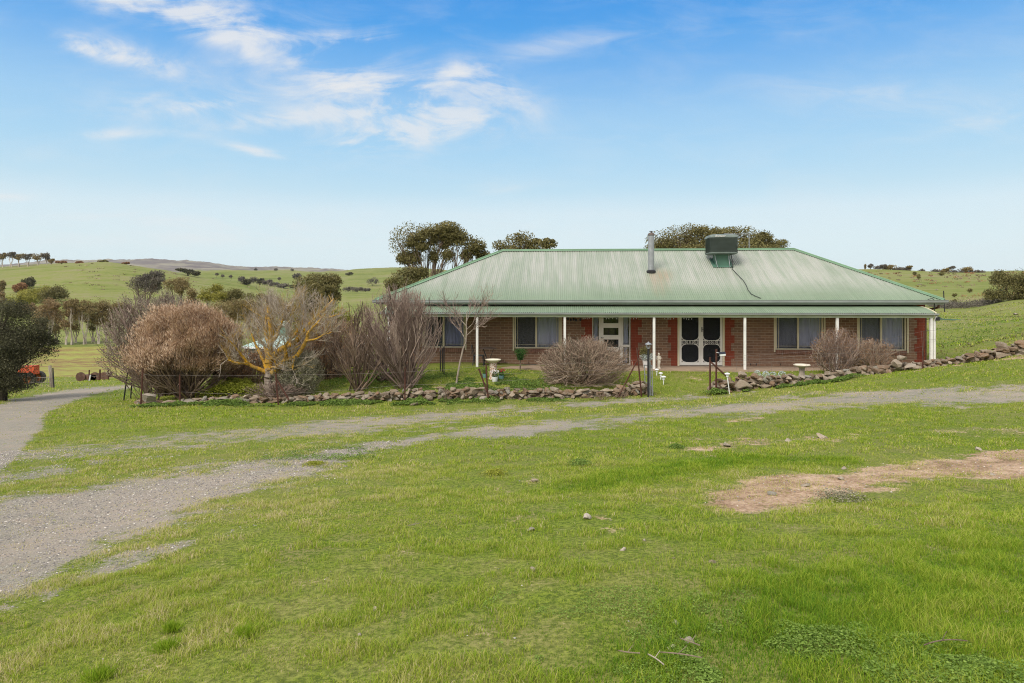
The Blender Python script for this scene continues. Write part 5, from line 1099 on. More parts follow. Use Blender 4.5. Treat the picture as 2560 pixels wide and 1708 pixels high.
# loose stones in the foreground grass
for i, (px, py, w_, lb) in enumerate([(1325, 1328, 12, 'pale stone lying in grass below the small bare patch'), (1557, 1376, 8, 'pointed pale stone with red soil beside it'), (1780, 1407, 13, 'flat cream stone in grass left of the leafy patch'), (1690, 1564, 17, 'pale boulder-like stone near the bottom middle'), (1730, 1610, 18, 'low brown clod beside the pale foreground stone'), (1676, 1626, 14, 'second brown clod below the pale foreground stone'), (1332, 1428, 12, 'buff stone left in middle foreground grass'), (1465, 1297, 14, 'thin pale stone above centre foreground'), (1498, 1359, 6, 'small stone left of the pointed pale one'), (1610, 1353, 6, 'small stone right of the pointed pale one'), (1683, 1398, 6, 'tiny buff stone left of the flat cream stone'), (937, 1525, 8, 'lone buff stone in left foreground grass'), (900, 1590, 7, 'dark small clod left of centre foreground'), (2517, 1532, 8, 'small pink stone at the far right of foreground'), (2102, 1199, 10, 'cream stone on the bare earth'), (2013, 1216, 12, 'reddish flat stone on the bare earth'), (2327, 1204, 8, 'pale stone at right end of bare earth'), (1930, 1237, 11, 'grey flake at lower left of bare earth'), (2110, 1173, 8, 'small stone at the upper rim of bare earth'), (2055, 1094, 16, 'flat stone above the bare earth'), (1820, 1116, 12, 'flat grey stone left in the upper stony strip'), (1968, 1104, 10, 'small grey stone mid upper stony strip'), (2445, 1126, 10, 'stone right in the upper grass'), (1336, 1206, 9, 'stone on the small bare patch'), (2480, 1188, 9, 'stone on bare earth by right edge')]):
    p = hit(px, py); s = w_/F*p[1]*1.35; rock('stone', lb, 'stone', p, (s*.62, s*.5, s*.36), .7*i, 'loose stones in the foreground', M_STONEL if i % 4 else M_STONEP, 340+i)
rr_ = np.random.default_rng(5)
for i, (px, py, w_, lb) in enumerate([(2540, 788, 14, 'pale rock on the upper right paddock'), (2420, 870, 8, 'small rock on the slope behind right wall'), (2340, 726, 8, 'pale rock on the far right hillside'), (2280, 735, 7, 'grey rock left on the far right hillside'), (2300, 712, 8, 'upper grey rock on the far right hillside')]):
    p = hit(px, py, 30, 400); s = w_/F*p[1]; rock('field_rock', lb, 'rock', p, (s*.5, s*.4, s*.22), .7*i, 'rocks on the right slope', None, 380+i)

# ------------------------------------------------------------------ fences
def on(px, D): return ground_at(px, D)
def post_between(name, par, p_base, p_top, w_, mat, n=4, org=(0, 0, 0)):
    m = MB(); a = np.array(p_base)-org; b = np.array(p_top)-org; a[2] -= .12; m.cyl(a, b, w_, w_*.95, n)
    return m.build(name, mat, par)
def fence(name, label, posts, wires, group=None, mat=None, wmat=None, wr=.0026, cat='fence'):
    "posts: (px_base, px_top, py_top, D, r[, part name]); wires: list of [(px, py, D)...]"
    b0 = on(posts[0][0], posts[0][3]); t = thing(name, label, cat, tuple(b0), group=group)
    for po in posts:
        b = on(po[0], po[3]); tp = at(po[1], po[2], po[3]); post_between('post' if len(po) < 6 else po[5], t, b, tp, po[4], (mat or M_RUSTP) if len(po) < 7 else po[6], 5, b0)
    for w_ in wires:
        m = MB(); P = [at(*q)-b0 for q in w_]
        Q_ = []
        for a, b in zip(P[:-1], P[1:]):
            for k in range(6): t_ = k/6; Q_.append(a*(1-t_)+b*t_-np.array([0, 0, .03*math.sin(math.pi*t_)]))
        Q_.append(P[-1]); m.path(Q_, wr, 4); m.build('wire', wmat or M_WIRE, t)
    return t
def brace(t, px0, py0, px1, py1, D, w_=.022, mat=None):
    m = MB(); o = np.array(t.location); m.cyl(at(px0, py0, D)-o, at(px1, py1, D-.05)-o, w_, n=5); return m.build('brace', mat or M_RUSTP, t)
DW = 20.75
T1 = fence('wire_fence', 'rusty picket and wire fence along the left stone wall', [(351, 357, 922, DW, .026), (450, 449, 937, DW, .024), (697, 689, 934, DW, .028), (1012, 1013, 918, DW, .022), (1221, 1215, 912, DW, .026), (1605, 1592, 870, DW, .026)],
    [[(354, 936, DW), (449, 938, DW), (690, 937, DW), (1013, 930, DW), (1216, 914, DW), (1594, 900, DW)], [(353, 985, DW), (450, 980, DW), (694, 985, DW), (1013, 962, DW), (1218, 955, DW), (1600, 925, DW)], [(1218, 972, DW), (1400, 968, DW), (1602, 955, DW)], [(1217, 935, DW), (1595, 920, DW)]])
brace(T1, 690, 946, 722, 1000, DW, .024); brace(T1, 1197, 922, 1222, 992, DW, .026); brace(T1, 1592, 903, 1546, 992, DW, .022)
T2 = fence('wire_fence', 'rusty picket and mesh fence along the right stone wall', [(1775, 1775, 893, 20.9, .03), (1790, 1791, 873, 20.9, .032), (2306, 2310, 828, 21.3, .026)],
    [[(1791, 892, 20.9), (2050, 876, 21.), (2310, 828, 21.3)], [(1791, 915, 20.9), (2050, 893, 21.), (2310, 843, 21.3)], [(1791, 935, 20.9), (2050, 912, 21.), (2309, 866, 21.3)], [(1791, 905, 20.9), (2050, 884, 21.), (2309, 880, 21.3)], [(2310, 828, 21.3), (2600, 800, 22.2)], [(2310, 850, 21.3), (2600, 826, 22.2)]])
brace(T2, 1778, 906, 1820, 944, 20.9, .028)
ms = MB(); o2 = np.array(T2.location)
for px in range(1840, 2305, 29): ms.path([at(px, np.interp(px, [1791, 2050, 2310], [892, 876, 828]), 21.1)-o2, at(px+3, np.interp(px, [1791, 2050, 2310], [955, 930, 890]), 21.1)-o2], .0026, 4)
ms.build('netting', M_WIRE, T2)
fence('wire_fence', 'short leaning pair of black pickets at the left garden corner', [(308, 319, 931, 25., .026), (326, 332, 919, 25.6, .026)], [[(318, 940, 25.), (331, 940, 25.6)], [(312, 975, 25), (328, 975, 25.6)]], mat=M_BLACK)
fence('wire_fence', 'three dark stakes standing in front of the verandah', [(1101, 1101, 862, 24.6, .022), (1106, 1106, 870, 24.3, .02), (1110, 1110, 866, 24.0, .022)], [], mat=M_BLACK)
T3 = fence('field_fence', 'mesh fence piece with weathered timber strainer by the tractor', [(71, 64, 932, 38, .045), (131, 124, 914, 38.2, .09, 'timber_post', MBK['grey']), (135, 132, 920, 38, .035)], [[(66, 940, 38), (128, 945, 38)], [(68, 955, 38), (129, 957, 38)]], mat=M_BLACK, wr=.012)
ms = MB(); o3 = np.array(T3.location)
for k in range(13): px = 78+k*4; ms.path([at(px, 942, 38)-o3, at(px+2, 968, 38)-o3], .010, 4)
ms.build('netting', M_WIRE, T3)
fence('field_fence', 'three thin rusty stakes before the old machinery', [(222, 223, 925, 50, .05), (249, 250, 924, 48, .06), (271, 271, 924, 50, .05)], [[(223, 940, 50), (250, 940, 49), (271, 940, 50)]], wr=.012)
m = MB(); p0 = at(226, 938, 49.5); b0 = on(222, 49.5); m.cyl((0, 0, -.1), p0-b0, .045, n=6); o = m.build('white_stake', M_PVC, label='short leaning white stake between the rusty field stakes', category='stake'); o.location = tuple(b0)
fence('far_post', 'thin dark post on the slope beyond the roof corner', [(2362, 2359, 727, 62, .05)], [], mat=M_BLACK, cat='post')

# ------------------------------------------------------------------ gate and lamp
gb = on(1626, 20.9); GT = thing('pipe_gate', 'open galvanised pipe gate seen nearly edge-on beside the lamp post', 'gate', tuple(gb))
m = MB(); m.cyl((0, 0, -.1), at(1624, 906, 20.9)-gb, .034, n=8); m.build('gate_post', M_GALV, GT)
m = MB(); A_ = [at(1611, 913, 21.7)-gb, at(1613, 969, 21.7)-gb]; B_ = [at(1630, 915, 20.8)-gb, at(1632, 990, 20.8)-gb]
m.path([A_[1], A_[0], B_[0], B_[1], A_[1]], .016, 8); m.cyl(A_[0]*.6+A_[1]*.4, B_[0]*.6+B_[1]*.4, .012, n=6); m.cyl(A_[0]*.25+A_[1]*.75, B_[0]*.3+B_[1]*.7, .012, n=6); m.build('gate_frame', M_GALV, GT)
lb_ = on(1621, 20.7); LP = thing('lamp_post', 'black garden lamp post with silver carriage lantern beside the gate', 'lamp post', tuple(lb_))
zt = at(1621, 872, 20.7)[2]-lb_[2]; m = MB(); m.cyl((0, 0, -.1), (0, 0, zt), .034, n=12); m.build('pole', M_BLACK, LP, smooth=True)
m = MB(); m.lathe([(.03, 0), (.055, .015), (.05, .03)], (0, 0, zt), 14); m.lathe([(.108, .0), (.105, .012), (.05, .045), (.02, .06), (.012, .085)], (0, 0, zt+.13), 14)
for k in range(6): a = k*math.pi/3; m.cyl((.05*math.cos(a), .05*math.sin(a), zt+.03), (.075*math.cos(a), .075*math.sin(a), zt+.13), .006, n=4)
m.build('lantern', M_GALV, LP); m = MB(); m.lathe([(.042, 0), (.064, .095)], (0, 0, zt+.032), 12); m.build('lamp_glass', M_GLASS, LP)
def solar(px, D, py_top, cap_w, label, tilt=0, grp='white solar path lights'):
    b = on(px, D); t = thing('solar_light', label, 'garden light', tuple(b), group=grp); h = at(px, py_top, D)[2]-b[2]; s = D/F; dx = -tilt*h
    r_ = cap_w*s/2; m = MB(); m.cyl((0, 0, -.08), (dx, 0, h-.14), .012 if r_ < .09 else .026, .018 if r_ < .09 else .038, n=8); m.build('stake', M_PVC, t)
    m = MB(); m.lathe([(r_*.45, 0), (r_*.5, .05), (r_*.4, .07)], (dx, 0, h-.14), 12); m.build('lamp_shade', M_PVC, t, smooth=True)
    m = MB(); m.lathe([(r_*.9, .0), (r_, .015), (r_*.8, .04), (r_*.2, .055)], (dx, 0, h-.065), 16); m.build('lamp_cap', M_PVC, t, smooth=True)
solar(1642, 24.0, 921, 11, 'white solar light farthest up the garden path'); solar(1652, 23.3, 930, 11, 'white solar light in the middle of the path trio'); solar(1659, 22.6, 939, 13, 'white solar light nearest the gate opening'); solar(1825, 20.6, 931, 14, 'white solar light leaning on a thick stake by the right wall', .12)
b = at(1791, 888, 20.85); t = thing('solar_spotlight', 'small black and white solar box fixed to the taller right picket', 'solar light', tuple(b))
m = MB(); m.box(.07, .27, -.06, .06, .02, .08, Matrix.Rotation(R(-5), 4, 'Y')); m.build('solar_panel', weathered('blue_black_solar', (.05, .055, .085), .25), t)
m = MB(); m.box(.10, .27, -.055, .05, -.035, .018, Matrix.Rotation(R(-5), 4, 'Y')); m.box(.0, .1, -.008, .008, .07, .085); m.build('housing', M_PVC, t)

# ------------------------------------------------------------------ furniture and ornaments (house frame)
def hw(px, v): return HW(HU(px, v), v, 0.0)
M_DKF = weathered('dark_steel_furniture', (.035, .036, .04), .45, .15, 6, bump=0)
p = hw(1197, -1.0); CH = thing('patio_chair', 'dark steel cafe chair beside the bistro table on the verandah', 'chair', tuple(p), R(-90)-AH)
# seat faces the table (local -y forward after rotation)
m = MB(); m.box(-.19, .19, -.19, .19, .44, .465); m.build('seat', M_DKF, CH, bevel=.01)
for sx, sy in ((-1, -1), (1, -1), (-1, 1), (1, 1)): m = MB(); m.cyl((sx*.17, sy*.17, .44), (sx*.22, sy*.22, 0.02), .02, .016, 6); m.build('leg', M_DKF, CH)
m = MB(); m.path([(-.18, -.18, .45), (-.17, -.25, .72), (-.1, -.27, .85), (.1, -.27, .85), (.17, -.25, .72), (.18, -.18, .45)], .013, 6); m.box(-.035, .035, -.27, -.26, .47, .84); m.build('backrest', M_DKF, CH)
p = hw(1221, -.75); TB = thing('bistro_table', 'round dark folding bistro table on the verandah', 'table', tuple(p))
m = MB(); m.lathe([(.30, 0), (.33, .006), (.33, .022), (.30, .03)], (0, 0, .69), 24); m.build('tabletop', weathered('dark_brown_table', (.09, .065, .055), .5), TB, smooth=True)
for sx in (-1, 1):
    for sy in (-1, 1): m = MB(); m.cyl((sx*.2, sy*.14, .69), (-sx*.02+sx*.1, sy*.18, .35), .012, n=6); m.cyl((sx*.08, sy*.18, .35), (sx*.2, sy*.2, .02), .012, n=6); m.build('leg', M_DKF, TB)
def gpos(px, D): return on(px, D)
b = gpos(1233, 23.2); BB = thing('bird_bath', 'pale bird bath on mosaic-patterned pedestal with flower pots around', 'bird bath', tuple(b)); s = 23.2/F; h = at(1233, 898, 23.2)[2]-b[2]
mm = MT('mosaic_pedestal', .8); v_ = mm.vor(14, mm.co(), feat='DISTANCE_TO_EDGE'); mm.col(mm.mix(v_.ss(.06, .12), (.72, .68, .6), (.38, .22, .14)))
m = MB(); m.lathe([(.15, 0), (.16, .03), (.125, .08), (.115, h*.45), (.125, h-.16), (.13, h-.13)], (0, 0, 0), 16); m.build('pedestal', mm.m, BB, smooth=True)
m = MB(); m.lathe([(.10, 0), (.15, .03), (.25, .09), (.268, .115), (.262, .13), (.235, .118), (.12, .075), (.0, .07)], (0, 0, h-.135), 28); m.build('bowl', weathered('cream_bowl', (.72, .66, .52), .7, .1, 5, (.35, .3, .15), .4), BB, smooth=True)
b = gpos(2005, 22.3); SB = thing('shell_bird_bath', 'scallop-rimmed stone bird bath standing behind the right wall', 'bird bath', tuple(b)); h = at(2005, 911, 22.3)[2]-b[2]
m = MB(); m.lathe([(.14, -.1), (.13, .05), (.085, h*.4), (.09, h-.14), (.11, h-.11)], (0, 0, 0), 12); m.build('pedestal', weathered('rough_stone_pedestal', (.33, .28, .23), .95, .3, 9), SB)
m = MB(); m.lathe([(.07, 0), (.16, .035), (.235, .06), (.255, .085), (.235, .11), (.19, .085), (.05, .06)], (0, 0, h-.11), 48, lambda t, k: .045*abs(math.cos(t*7)) if 1 < k < 6 else 0); m.build('bowl', M_CONC, SB)
def pot(px, D, py0, w_, hpx, mat, leaf, flower, label, fl_py, par_cat='flower pot'):
    b = gpos(px, D); s = D/F; t = thing('flower_pot', label, par_cat, tuple(b)); r_ = w_*s/2; hh_ = hpx*s
    m = MB(); m.lathe([(r_*.75, 0), (r_*.8, .01), (r_*.98, hh_*.9), (r_, hh_), (r_*.9, hh_), (r_*.85, hh_-.02)], (0, 0, 0), 18); m.build('pot', mat, t, smooth=True)
    r = np.random.default_rng(int(px)); n = 500; P = rdir(n, r)*np.array([r_*1.1, r_*1.1, .11])*(.5+.5*r.random((n, 1)))+np.array([0, 0, hh_+.07]); obj('foliage', leaf_mesh('foliage', P, .03, ML[leaf], r.random(n), r=r), t)
    n = 90; P = rdir(n, r)*np.array([r_*1.3, r_*1.3, .05])+np.array([0, 0, hh_+.18]); obj('flowers', leaf_mesh('flowers', P, .03, ML[flower], r.random(n), asp=.9, r=r), t)
pot(1237, 22.9, 952, 16, 13, M_PVC, 'rose', 'flower', 'white pot of pale lilac flowers in front of the bird bath', 928)
pot(1253, 23.2, 948, 14, 11, M_TEAL, 'rose', 'redf', 'teal pot of dark red flowers right of the bird bath', 928)
pot(1212, 23.4, 946, 12, 11, M_TEAL, 'cover', 'cover', 'teal pot of greenery left of the bird bath', 930)
# statue on the verandah edge
p = hw(1647, -1.35); p[2] = .035; STT = thing('garden_statue', 'small pale draped standing figure statue beside the screen door', 'statue', tuple(p))
hS = at(1647, 882, float(p[1]))[2]-p[2]; k_ = hS/.62
def st(x, y, z, rx, ry, n=12):
    return [(x+rx*math.cos(a)*k_, y+ry*math.sin(a)*k_, z*k_) for a in np.linspace(0, 2*np.pi, n, endpoint=False)]
m = MB(); loft_r = [st(0, 0, .0, .085, .085), st(0, 0, .03, .085, .085), st(0, 0, .035, .055, .05), st(0, 0, .12, .05, .045), st(.006, 0, .22, .062, .05), st(.01, 0, .30, .07, .052), st(.0, 0, .36, .052, .042), st(-.004, 0, .43, .07, .045), st(0, 0, .475, .075, .04), st(0, 0, .50, .03, .028), st(0, 0, .515, .024, .024), st(0, -.003, .535, .036, .038), st(0, -.005, .57, .042, .044), st(0, 0, .605, .03, .034), st(0, 0, .62, .008, .008)]
loft(m, loft_r)
m.path([(.075*k_, 0, .465*k_), (.085*k_, -.02*k_, .40*k_), (.05*k_, -.06*k_, .36*k_), (0, -.065*k_, .385*k_)], .016*k_, 7); m.path([(-.075*k_, 0, .465*k_), (-.09*k_, -.01*k_, .39*k_), (-.06*k_, -.055*k_, .33*k_)], .016*k_, 7)
m.build('figure', M_CONC, STT, smooth=True)
# potted plant by the post
p = hw(1616, -1.1); p[2] = .03; PP = thing('potted_plant', 'tall white pot of olive shrub and white flowers beside the verandah post', 'potted plant', tuple(p))
m = MB(); m.lathe([(.10, 0), (.115, .02), (.145, .26), (.15, .28), (.13, .28), (.12, .25)], (0, 0, 0), 20); m.build('pot', M_PVC, PP, smooth=True)
r = np.random.default_rng(4); n = 2200; P = rdir(n, r)*np.array([.22, .2, .24])*(.4+.6*r.random((n, 1)))+np.array([-.06, 0, .58]); obj('foliage', leaf_mesh('foliage', P, .035, ML['olive'], r.random(n), r=r), PP)
n = 900; P = rdir(n, r)*np.array([.34, .25, .15])*(.6+.4*r.random((n, 1)))+np.array([.05, -.05, .42]); obj('flowers', leaf_mesh('flowers', P, .03, ML['silver'], r.random(n), asp=.9, r=r), PP)
# standard rose
b = gpos(1301, 24.9); RS = thing('rose_bush', 'small clipped standard rose in lawn under the window', 'shrub', tuple(b)); s = 24.9/F
tb = Tubes(); zt = at(1300, 892, 24.9)[2]-b[2]; tb.path(bez(np.array([0, 0, -.05]), np.array([0, 0, zt]), .02), .03, .02); obj('stem', tb.mesh('stem', MBK['gum'], 7), RS)
n = 2600; r = np.random.default_rng(8); u_ = r.random(n); P = np.stack([r.normal(size=n)*(.045+.09*u_), r.normal(size=n)*(.045+.09*u_), zt-.12+u_*(at(1300, 872, 24.9)[2]-b[2]-zt+.12)], 1); obj('foliage', leaf_mesh('foliage', P, .035, ML['rose'], r.random(n), r=r), RS)
# clothes-line arm off the end post
p = HW(HU(2340, -1.6), -1.6, 0); q0 = at(2343, 797, p[1]); CL = thing('clothes_line', 'dark green folding clothes-line arm sticking out from the end post', 'clothes line', tuple(q0))
m = MB(); q1 = at(2402, 800, p[1]-.1)-q0; m.path([(0, 0, 0), q1], .016, 6); m.path([(0, .1, -.03), q1+np.array([-.1, .15, -.02])], .012, 6); m.build('arm', M_DUCT, CL)
m = MB(); m.box(-.06, .06, -.06, .05, -.07, .05); m.path([(-.35, .1, -.02), (0, 0, 0)], .012, 6); m.build('bracket', M_BLACK, CL)

# ------------------------------------------------------------------ valley objects
M_TRED = weathered('faded_orange_red_paint', (.62, .105, .04), .5, .2, 3, (.3, .1, .06), .35); M_TYRE = weathered('dusty_tyre', (.075, .065, .06), .95, .3, 8, (.16, .13, .11), .4)
b = on(66, 44); TRC = thing('tractor', 'old orange-red tractor parked beneath the left-edge wattle', 'tractor', tuple(b), R(4)); s = 44/F
def wheel(x, y, r_, w_, nm='wheel'):
    m = MB(); pr = [(r_*.62, -w_/2), (r_*.95, -w_/2), (r_, -w_*.3), (r_, w_*.3), (r_*.95, w_/2), (r_*.62, w_/2)]
    n = 28; V = []; 
    for k in range(n):
        a = k*2*math.pi/n
        for rr2, yy2 in pr: V.append((x+rr2*(1+.03*(k % 2))*math.cos(a), y+yy2, r_+rr2*(1+.03*(k % 2))*math.sin(a)))
    q = len(pr); Fs = [(k*q+i, k*q+(i+1) % q, ((k+1) % n)*q+(i+1) % q, ((k+1) % n)*q+i) for k in range(n) for i in range(q)]
    m.add(V, Fs); W_ = m.build(nm, M_TYRE, TRC, smooth=True)
    m = MB(); m.cyl((x, y-w_*.3, r_), (x, y-w_*.12, r_), r_*.64, n=20); m.cyl((x, y-w_*.42, r_), (x, y-w_*.3, r_), r_*.16, n=10); m.build('rim', weathered('orange_rim', (.68, .20, .05), .5, .15, 5, (.3, .12, .05), .3), W_)
wheel(.42, -.55, .40, .34); wheel(.42, .55, .40, .34); wheel(-1.55, -.7, .62, .4); wheel(-1.55, .7, .62, .4)
m = MB(); m.box(-.75, .62, -.28, .28, .78, .93); m.box(-.75, .62, -.30, .30, .90, .95); m.box(.50, .64, -.29, .29, .66, 1.24); m.box(-.7, .60, -.26, .26, .95, 1.13); m.box(-.72, .64, -.29, .29, 1.13, 1.22); m.build('bonnet', M_TRED, TRC, bevel=.02)
m = MB(); m.box(-1.7, .5, -.16, .16, .42, .78); m.box(.35, .5, -.5, .5, .35, .45); m.cyl((-1.55, -.7, .62), (-1.55, .7, .62), .1, n=8); m.build('chassis', M_BLACK, TRC)
m = MB(); m.box(-1.9, -1.3, -.25, .25, .95, 1.02); m.box(-1.95, -1.88, -.25, .25, .98, 1.35); m.build('seat', M_BLACK, TRC)
m = MB(); m.path([(-1.0, 0, 1.1), (-1.15, 0, 1.3)], .02, 6); m.path([(-1.15+.12*math.sin(a), .18*math.cos(a), 1.32+.1*math.sin(a)) for a in np.linspace(0, 6.29, 14)], .014, 5); m.build('steering_wheel', M_BLACK, TRC)
b = on(245, 52); MC = thing('old_machinery', 'rusty brown seed drill rusting beyond the three stakes', 'farm machinery', tuple(b)); s = 52/F
M_RB = weathered('rusted_brown_iron', (.13, .075, .055), .9, .35, 3, (.2, .1, .06), .5)
z_ = lambda py: at(245, py, 52)[2]-b[2]
def xm(px): return (px-245)*s
m = MB(); m.box(xm(209), xm(240), -.5, .3, z_(948), z_(937)); m.prism([(xm(238), z_(950)), (xm(240), z_(934)), (xm(252), z_(935)), (xm(253), z_(948))], -.6, .4); m.prism([(xm(252), z_(938)), (xm(256), z_(933)), (xm(270), z_(931)), (xm(274), z_(936)), (xm(273), z_(943)), (xm(255), z_(944))], -.4, .4); m.build('hopper', M_RB, MC)
for px in (213, 248, 270): m = MB(); m.cyl((xm(px), -.6, .34), (xm(px), -.5, .34), .36, n=14); m.cyl((xm(px), -.62, .34), (xm(px), -.48, .34), .05, n=8); m.build('wheel', M_RB, MC)
# green shed and its neighbours in the dip
def shed(name, label, px0, px1, py_e, py_r, D, depth, wallm, roofm, roof_w=0):
    b = on((px0+px1)/2, D); t = thing(name, label, 'shed', tuple(b), R(-14)); s = D/F; w_ = (px1-px0)*s/2; ze = at(0, py_e, D)[2]-b[2]; zr = at(0, py_r, D)[2]-b[2]
    m = MB(); m.box(-w_, w_, 0, depth, -.5, ze); m.build('wall', wallm, t)
    m = MB(); e = .15
    V = [(-w_-e, -e, ze-.02), (w_+e, -e, ze-.02), (w_+e, depth/2, zr), (-w_-e, depth/2, zr), (-w_-e, depth+e, ze-.02), (w_+e, depth+e, ze-.02)]; V2_ = [(x, y, z+.05) for x, y, z in V]
    m.add(V+V2_, [(6, 7, 8, 9), (9, 8, 11, 10), (0, 3, 2, 1), (3, 4, 5, 2), (0, 1, 7, 6), (4, 10, 11, 5), (1, 2, 8, 7), (2, 5, 11, 8), (0, 6, 9, 3), (3, 9, 10, 4)]); m.build('roof', roofm, t)
    m = MB(); m.box(-w_-e, w_+e, -e-.06, -e, ze-.1, ze+.02); m.build('gutter', M_PVC, t)
    return t
M_SHG = weathered('green_shed_sheeting', (.14, .23, .20), .55, .1, 1, (.1, .15, .12), .2); M_SHR = weathered('pale_green_shed_roof', (.42, .56, .5), .5, .12, 1)
shed('green_shed', 'green sheet-metal shed with pale roof seen through the lichen tree', 606, 700, 868, 848, 46, 6.5, M_SHG, M_SHR)
shed('small_shed', 'tiny pale-roofed shed high behind the lichen tree', 697, 716, 812, 803, 80, 3, M_SHG, M_SHR)
b = on(905, 40); t = thing('water_tank', 'pale tank glimpsed between the bare bushes', 'tank', tuple(b)); h = at(905, 838, 40)[2]-b[2]; m = MB(); m.lathe([(.6, -.3), (.6, h-.25), (.5, h-.05), (.1, h)], (0, 0, 0), 20); m.build('tank_body', weathered('pale_lilac_tank', (.62, .62, .68), .6), t, smooth=True)
m = MB()
for k in range(9): m.box(-1.9+k*.42, -1.9+k*.42+.3, (k % 3)*.2, (k % 3)*.2+.4, -.2, .35+.15*(k % 2))
b = on(592, 44); o = m.build('white_drums', M_PVC, label='row of low white drums left of the green shed', category='drums'); zz = at(592, 893, 44)[2]; o.location = (b[0], b[1], max(b[2], zz-.35))
# sticks in the foreground
for i, (x0, y0, x1, y1, lb) in enumerate([(1650, 1658, 1755, 1673, 'longest dark fallen twig at bottom middle'), (1620, 1663, 1660, 1690, 'curved pale twig left of the dark one'), (1545, 1653, 1600, 1660, 'short twig left at the bottom middle'), (1700, 1622, 1750, 1640, 'thin twig by the brown clods'), (2310, 1640, 2420, 1630, 'thin fallen twig in the leafy patch'), (1020, 1328, 1048, 1322, 'pale dry leaf-like twig fork in centre-left grass')]):
    a = hit(x0, y0); b = hit(x1, y1); m = MB(); P = bez(np.zeros(3), b-a, .08, 7, np.random.default_rng(i)); P[:, 2] += .025; m.path(list(P), .0026, 5); m.path([P[3], P[3]*.4+P[5]*.6+np.array([.02, .05, .012])], .0016, 4)
    o = m.build('twig', MBK['grey'] if i in (1, 5) else MBK['gum'], label=lb, category='twig', group='fallen twigs in the grass'); a[2] += .02; o.location = tuple(a)
# ------------------------------------------------------------------ grass and ground cover
def sample_area(n, D0_, D1_, kmax=.80, r=rng, p=1.):
    "points in the wedge ahead, even per square metre within the ring"
    D = np.sqrt(r.random(n)*(D1_**2-D0_**2)+D0_**2); k = (r.random(n)*2-1)*kmax; return k*D, D
def grass_layer(name, rings, seed, label=None):
    r = np.random.default_rng(seed); VV, FT, TT, k0 = [], [], [], 0
    for (n, d0, d1, h, w_, kk) in rings:
        x, y = sample_area(n, d0, d1, kk, r)
        z = terrain(x, y); g, s = masks(x, y, z)
        pxx, pyy = to_px(x, y, z)
        pat = fbm(x*.9, y*.9, 4, 61); pat2 = fbm(x*.25, y*.25, 3, 71); clump = fbm(x*5, y*5, 3, 77)
        lush = sstep(-60, 260, sdist([(1200, 1800), (1500, 1480), (1900, 1330), (2300, 1240), (2700, 1190), (2900, 1900)], pxx, pyy, 1))*.8
        lush = np.maximum(lush, .9*sstep(-30, 40, sdist([(1350, 1230), (1500, 1180), (1800, 1130), (2130, 1140), (2180, 1168), (1900, 1165), (1750, 1190), (1550, 1230)], pxx, pyy, 2)))
        keep = (1-g*.97)*(1-s*.86)*np.clip(.18+.75*sstep(.38, .58, pat*.6+clump*.4)+lush*.7, 0, 1.)
        house = (y > D0-1.9-.07*x) & (x > -5.3) & (x < 15.9) & (y < D0+8)
        ok = (r.random(n) < keep) & ~house
        x, y, z, pat, pat2, lush, clump, g, s = [q[ok] for q in (x, y, z, pat, pat2, lush, clump, g, s)]; m = len(x)
        hh = h*(.35+.9*r.random(m))*(.35+.95*sstep(.38, .62, clump)**1.3+.65*lush)*(1-.55*np.maximum(g, s)); ww = w_*(.7+.6*r.random(m))
        az = r.random(m)*2*np.pi; ln = hh*(.3+1.1*r.random(m)); az2 = az+r.normal(size=m)*.6+np.pi/2
        dx, dy = np.cos(az)*ww/2, np.sin(az)*ww/2; lx, ly = np.cos(az2)*ln, np.sin(az2)*ln
        b0 = np.stack([x-dx, y-dy, z-.005], 1); b1 = np.stack([x+dx, y+dy, z-.005], 1)
        m0 = np.stack([x-dx*.7+lx*.3, y-dy*.7+ly*.3, z+hh*.6], 1); m1 = np.stack([x+dx*.7+lx*.3, y+dy*.7+ly*.3, z+hh*.6], 1); tp = np.stack([x+lx, y+ly, z+hh], 1)
        V = np.stack([b0, b1, m1, m0, tp], 1).reshape(-1, 3); base = (np.arange(m)*5)[:, None]+k0
        FT.append(np.concatenate([base+np.array([[0, 1, 2]]), base+np.array([[0, 2, 3]]), base+np.array([[3, 2, 4]])])); VV.append(V); k0 += 5*m
        dry = sstep(.40, .62, pat2)*.15+sstep(.45, .68, pat)*.12-lush*.32+.13*sstep(1.5, -3.5, x)*sstep(14, 7, y)+np.maximum(g, s)*.18
        tone_ = np.clip(.40+dry+(clump-.5)*.5+(r.random(m)-.5)*.6+(r.random(m) < .05)*.45*(1-lush), 0, 1); TT.append(np.repeat(tone_, 5))
    return obj(name, mkmesh(name, np.concatenate(VV), np.concatenate(FT), [ML['grass']], {'tone': np.concatenate(TT)}), kind='stuff', label=label)
grass_layer('grass', [(300000, 2.3, 5, .028, .0030, .82), (340000, 5, 9, .028, .0046, .8), (300000, 9, 16, .032, .009, .79), (190000, 16, 27, .045, .018, .79), (60000, 27, 60, .08, .05, .80)], 3, 'short green and straw grass over the paddock')
def mounds(name, label, spots, leaf, n, size, hgt, seed, kind='thing', cat='plant', group=None, asp=.8):
    pass
